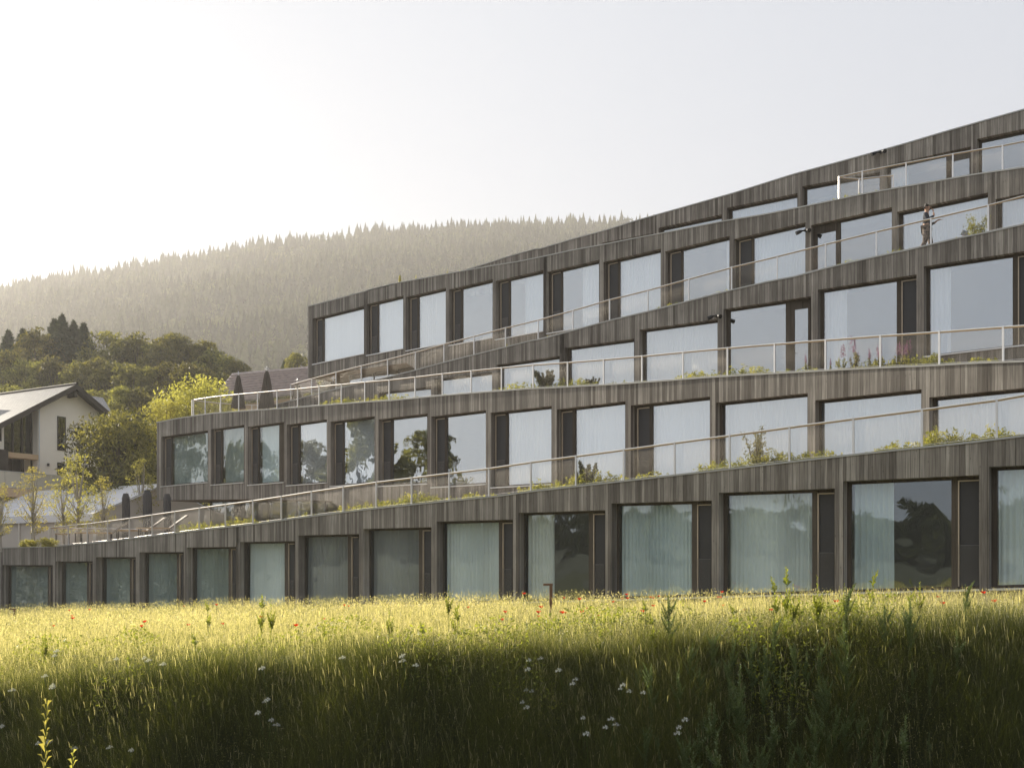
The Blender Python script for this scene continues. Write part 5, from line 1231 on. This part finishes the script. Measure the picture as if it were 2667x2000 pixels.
for (wp_, dr) in (((.28, .02, 1.19), Vector((1, -.4, .1)).normalized()), ((.20, -.05, 1.47), Vector((-.2, .25, 1)).normalized())):
    wv = Vector(wp_); sd = dr.cross(Vector((0, 0, 1))).normalized() if abs(dr.z) < .9 else Vector((0, 1, 0)); hv = [tuple(wv), tuple(wv+dr*.05)]; he = [(0, 1)]; hrd = [.024, .03]
    for f in range(4):
        b0 = len(hv); o_ = sd*(f-1.5)*.018; L = (.07, .08, .075, .06)[f]; cu = Vector((0, 0, -1)) if abs(dr.z) < .9 else Vector((-1, 0, 0))
        hv += [tuple(wv+dr*.09+o_), tuple(wv+dr*(.09+L*.5)+o_+cu*.012), tuple(wv+dr*(.09+L*.8)+o_+cu*.04)]; he += [(1, b0), (b0, b0+1), (b0+1, b0+2)]; hrd += [.010, .009, .008]
    b0 = len(hv); hv += [tuple(wv+dr*.04-sd*.035), tuple(wv+dr*.08-sd*.05)]; he += [(0, b0), (b0, b0+1)]; hrd += [.011, .009]
    skin_chain('hand', hv, he, hrd, M['skin'], pe, 1)
px_, Dp = 2413, 36.6
zf = (HZ-poly(COP[2], px_))/F*plan(2, px_).y-.04
sc_ = ((HZ-531)/F*Dp-zf)/1.82
q = plan(2, px_+30)-plan(2, px_-30)
pe.location = ((px_-CX)/F*Dp, Dp, zf); pe.rotation_euler = (0, 0, math.atan2(q.y, q.x)+.15); pe.scale = (sc_*1.18, sc_*1.18, sc_)

# ------------------------------------------------------------------ haze
hz = MB(); hz.box(-1600, 1600, -700, 1560, -60, 372); ho = hz.build('haze', plain('tmp', (1, 1, 1)))
m = bpy.data.materials.new('haze_air'); m.use_nodes = True; nt = m.node_tree; nt.nodes.clear()
out = N(nt, 'ShaderNodeOutputMaterial'); pv = N(nt, 'ShaderNodeVolumePrincipled'); pv.inputs['Color'].default_value = (1.0, .98, .95, 1); pv.inputs['Density'].default_value = .00034; pv.inputs['Anisotropy'].default_value = .36
nt.links.new(pv.outputs[0], out.inputs['Volume']); ho.data.materials.clear(); ho.data.materials.append(m); tag(ho, 'warm morning haze in the valley air', 'haze', kind='stuff')

# ------------------------------------------------------------------ light and camera
SUN_AZ, SUN_EL = math.radians(-49), math.radians(23)     # azimuth measured from +Y toward +X
w = bpy.data.worlds.new('World'); SC.world = w; w.use_nodes = True; nt = w.node_tree
bg_ = nt.nodes['Background']; sk = N(nt, 'ShaderNodeTexSky', sky_type='NISHITA'); sk.sun_disc = False; sk.sun_elevation = SUN_EL; sk.sun_rotation = SUN_AZ
sk.altitude = 900; sk.air_density = 1.0; sk.dust_density = 1.5; sk.ozone_density = 1.0
hs_ = N(nt, 'ShaderNodeHueSaturation'); hs_.inputs['Saturation'].default_value = .55; nt.links.new(sk.outputs[0], hs_.inputs['Color'])
nt.links.new(mixc(nt, .96, hs_.outputs[0], (1.68, 1.81, 2.07)), bg_.inputs[0])   # even pale colour added over the clear sky to level glare and lift fill
bg_.inputs[1].default_value = .15
sd = Vector((math.sin(SUN_AZ)*math.cos(SUN_EL), math.cos(SUN_AZ)*math.cos(SUN_EL), math.sin(SUN_EL)))
sl_ = bpy.data.lights.new('sun', 'SUN'); sl_.energy = 5.0; sl_.angle = math.radians(.5); sl_.color = (1, .90, .74)
so = bpy.data.objects.new('sun', sl_); COL.objects.link(so); so.rotation_euler = sd.to_track_quat('Z', 'Y').to_euler(); so.location = sd*60
cam = bpy.data.cameras.new('camera'); co = bpy.data.objects.new('camera', cam); COL.objects.link(co); SC.camera = co
cam.sensor_width = 36; cam.lens = 36*F/2667; cam.shift_y = (HZ-1000)/2667; cam.clip_end = 8000; cam.clip_start = .1
co.location = (0, 0, 0); co.rotation_euler = (math.radians(90), 0, 0)
SC.render.engine = 'CYCLES'; SC.cycles.transparent_max_bounces = 24; SC.cycles.volume_bounces = 0; SC.cycles.max_bounces = 8
SC.view_settings.view_transform = 'Standard'; SC.view_settings.look = 'None'; SC.view_settings.exposure = 1.22; SC.view_settings.gamma = 1
SC.render.resolution_x = 1024; SC.render.resolution_y = 767
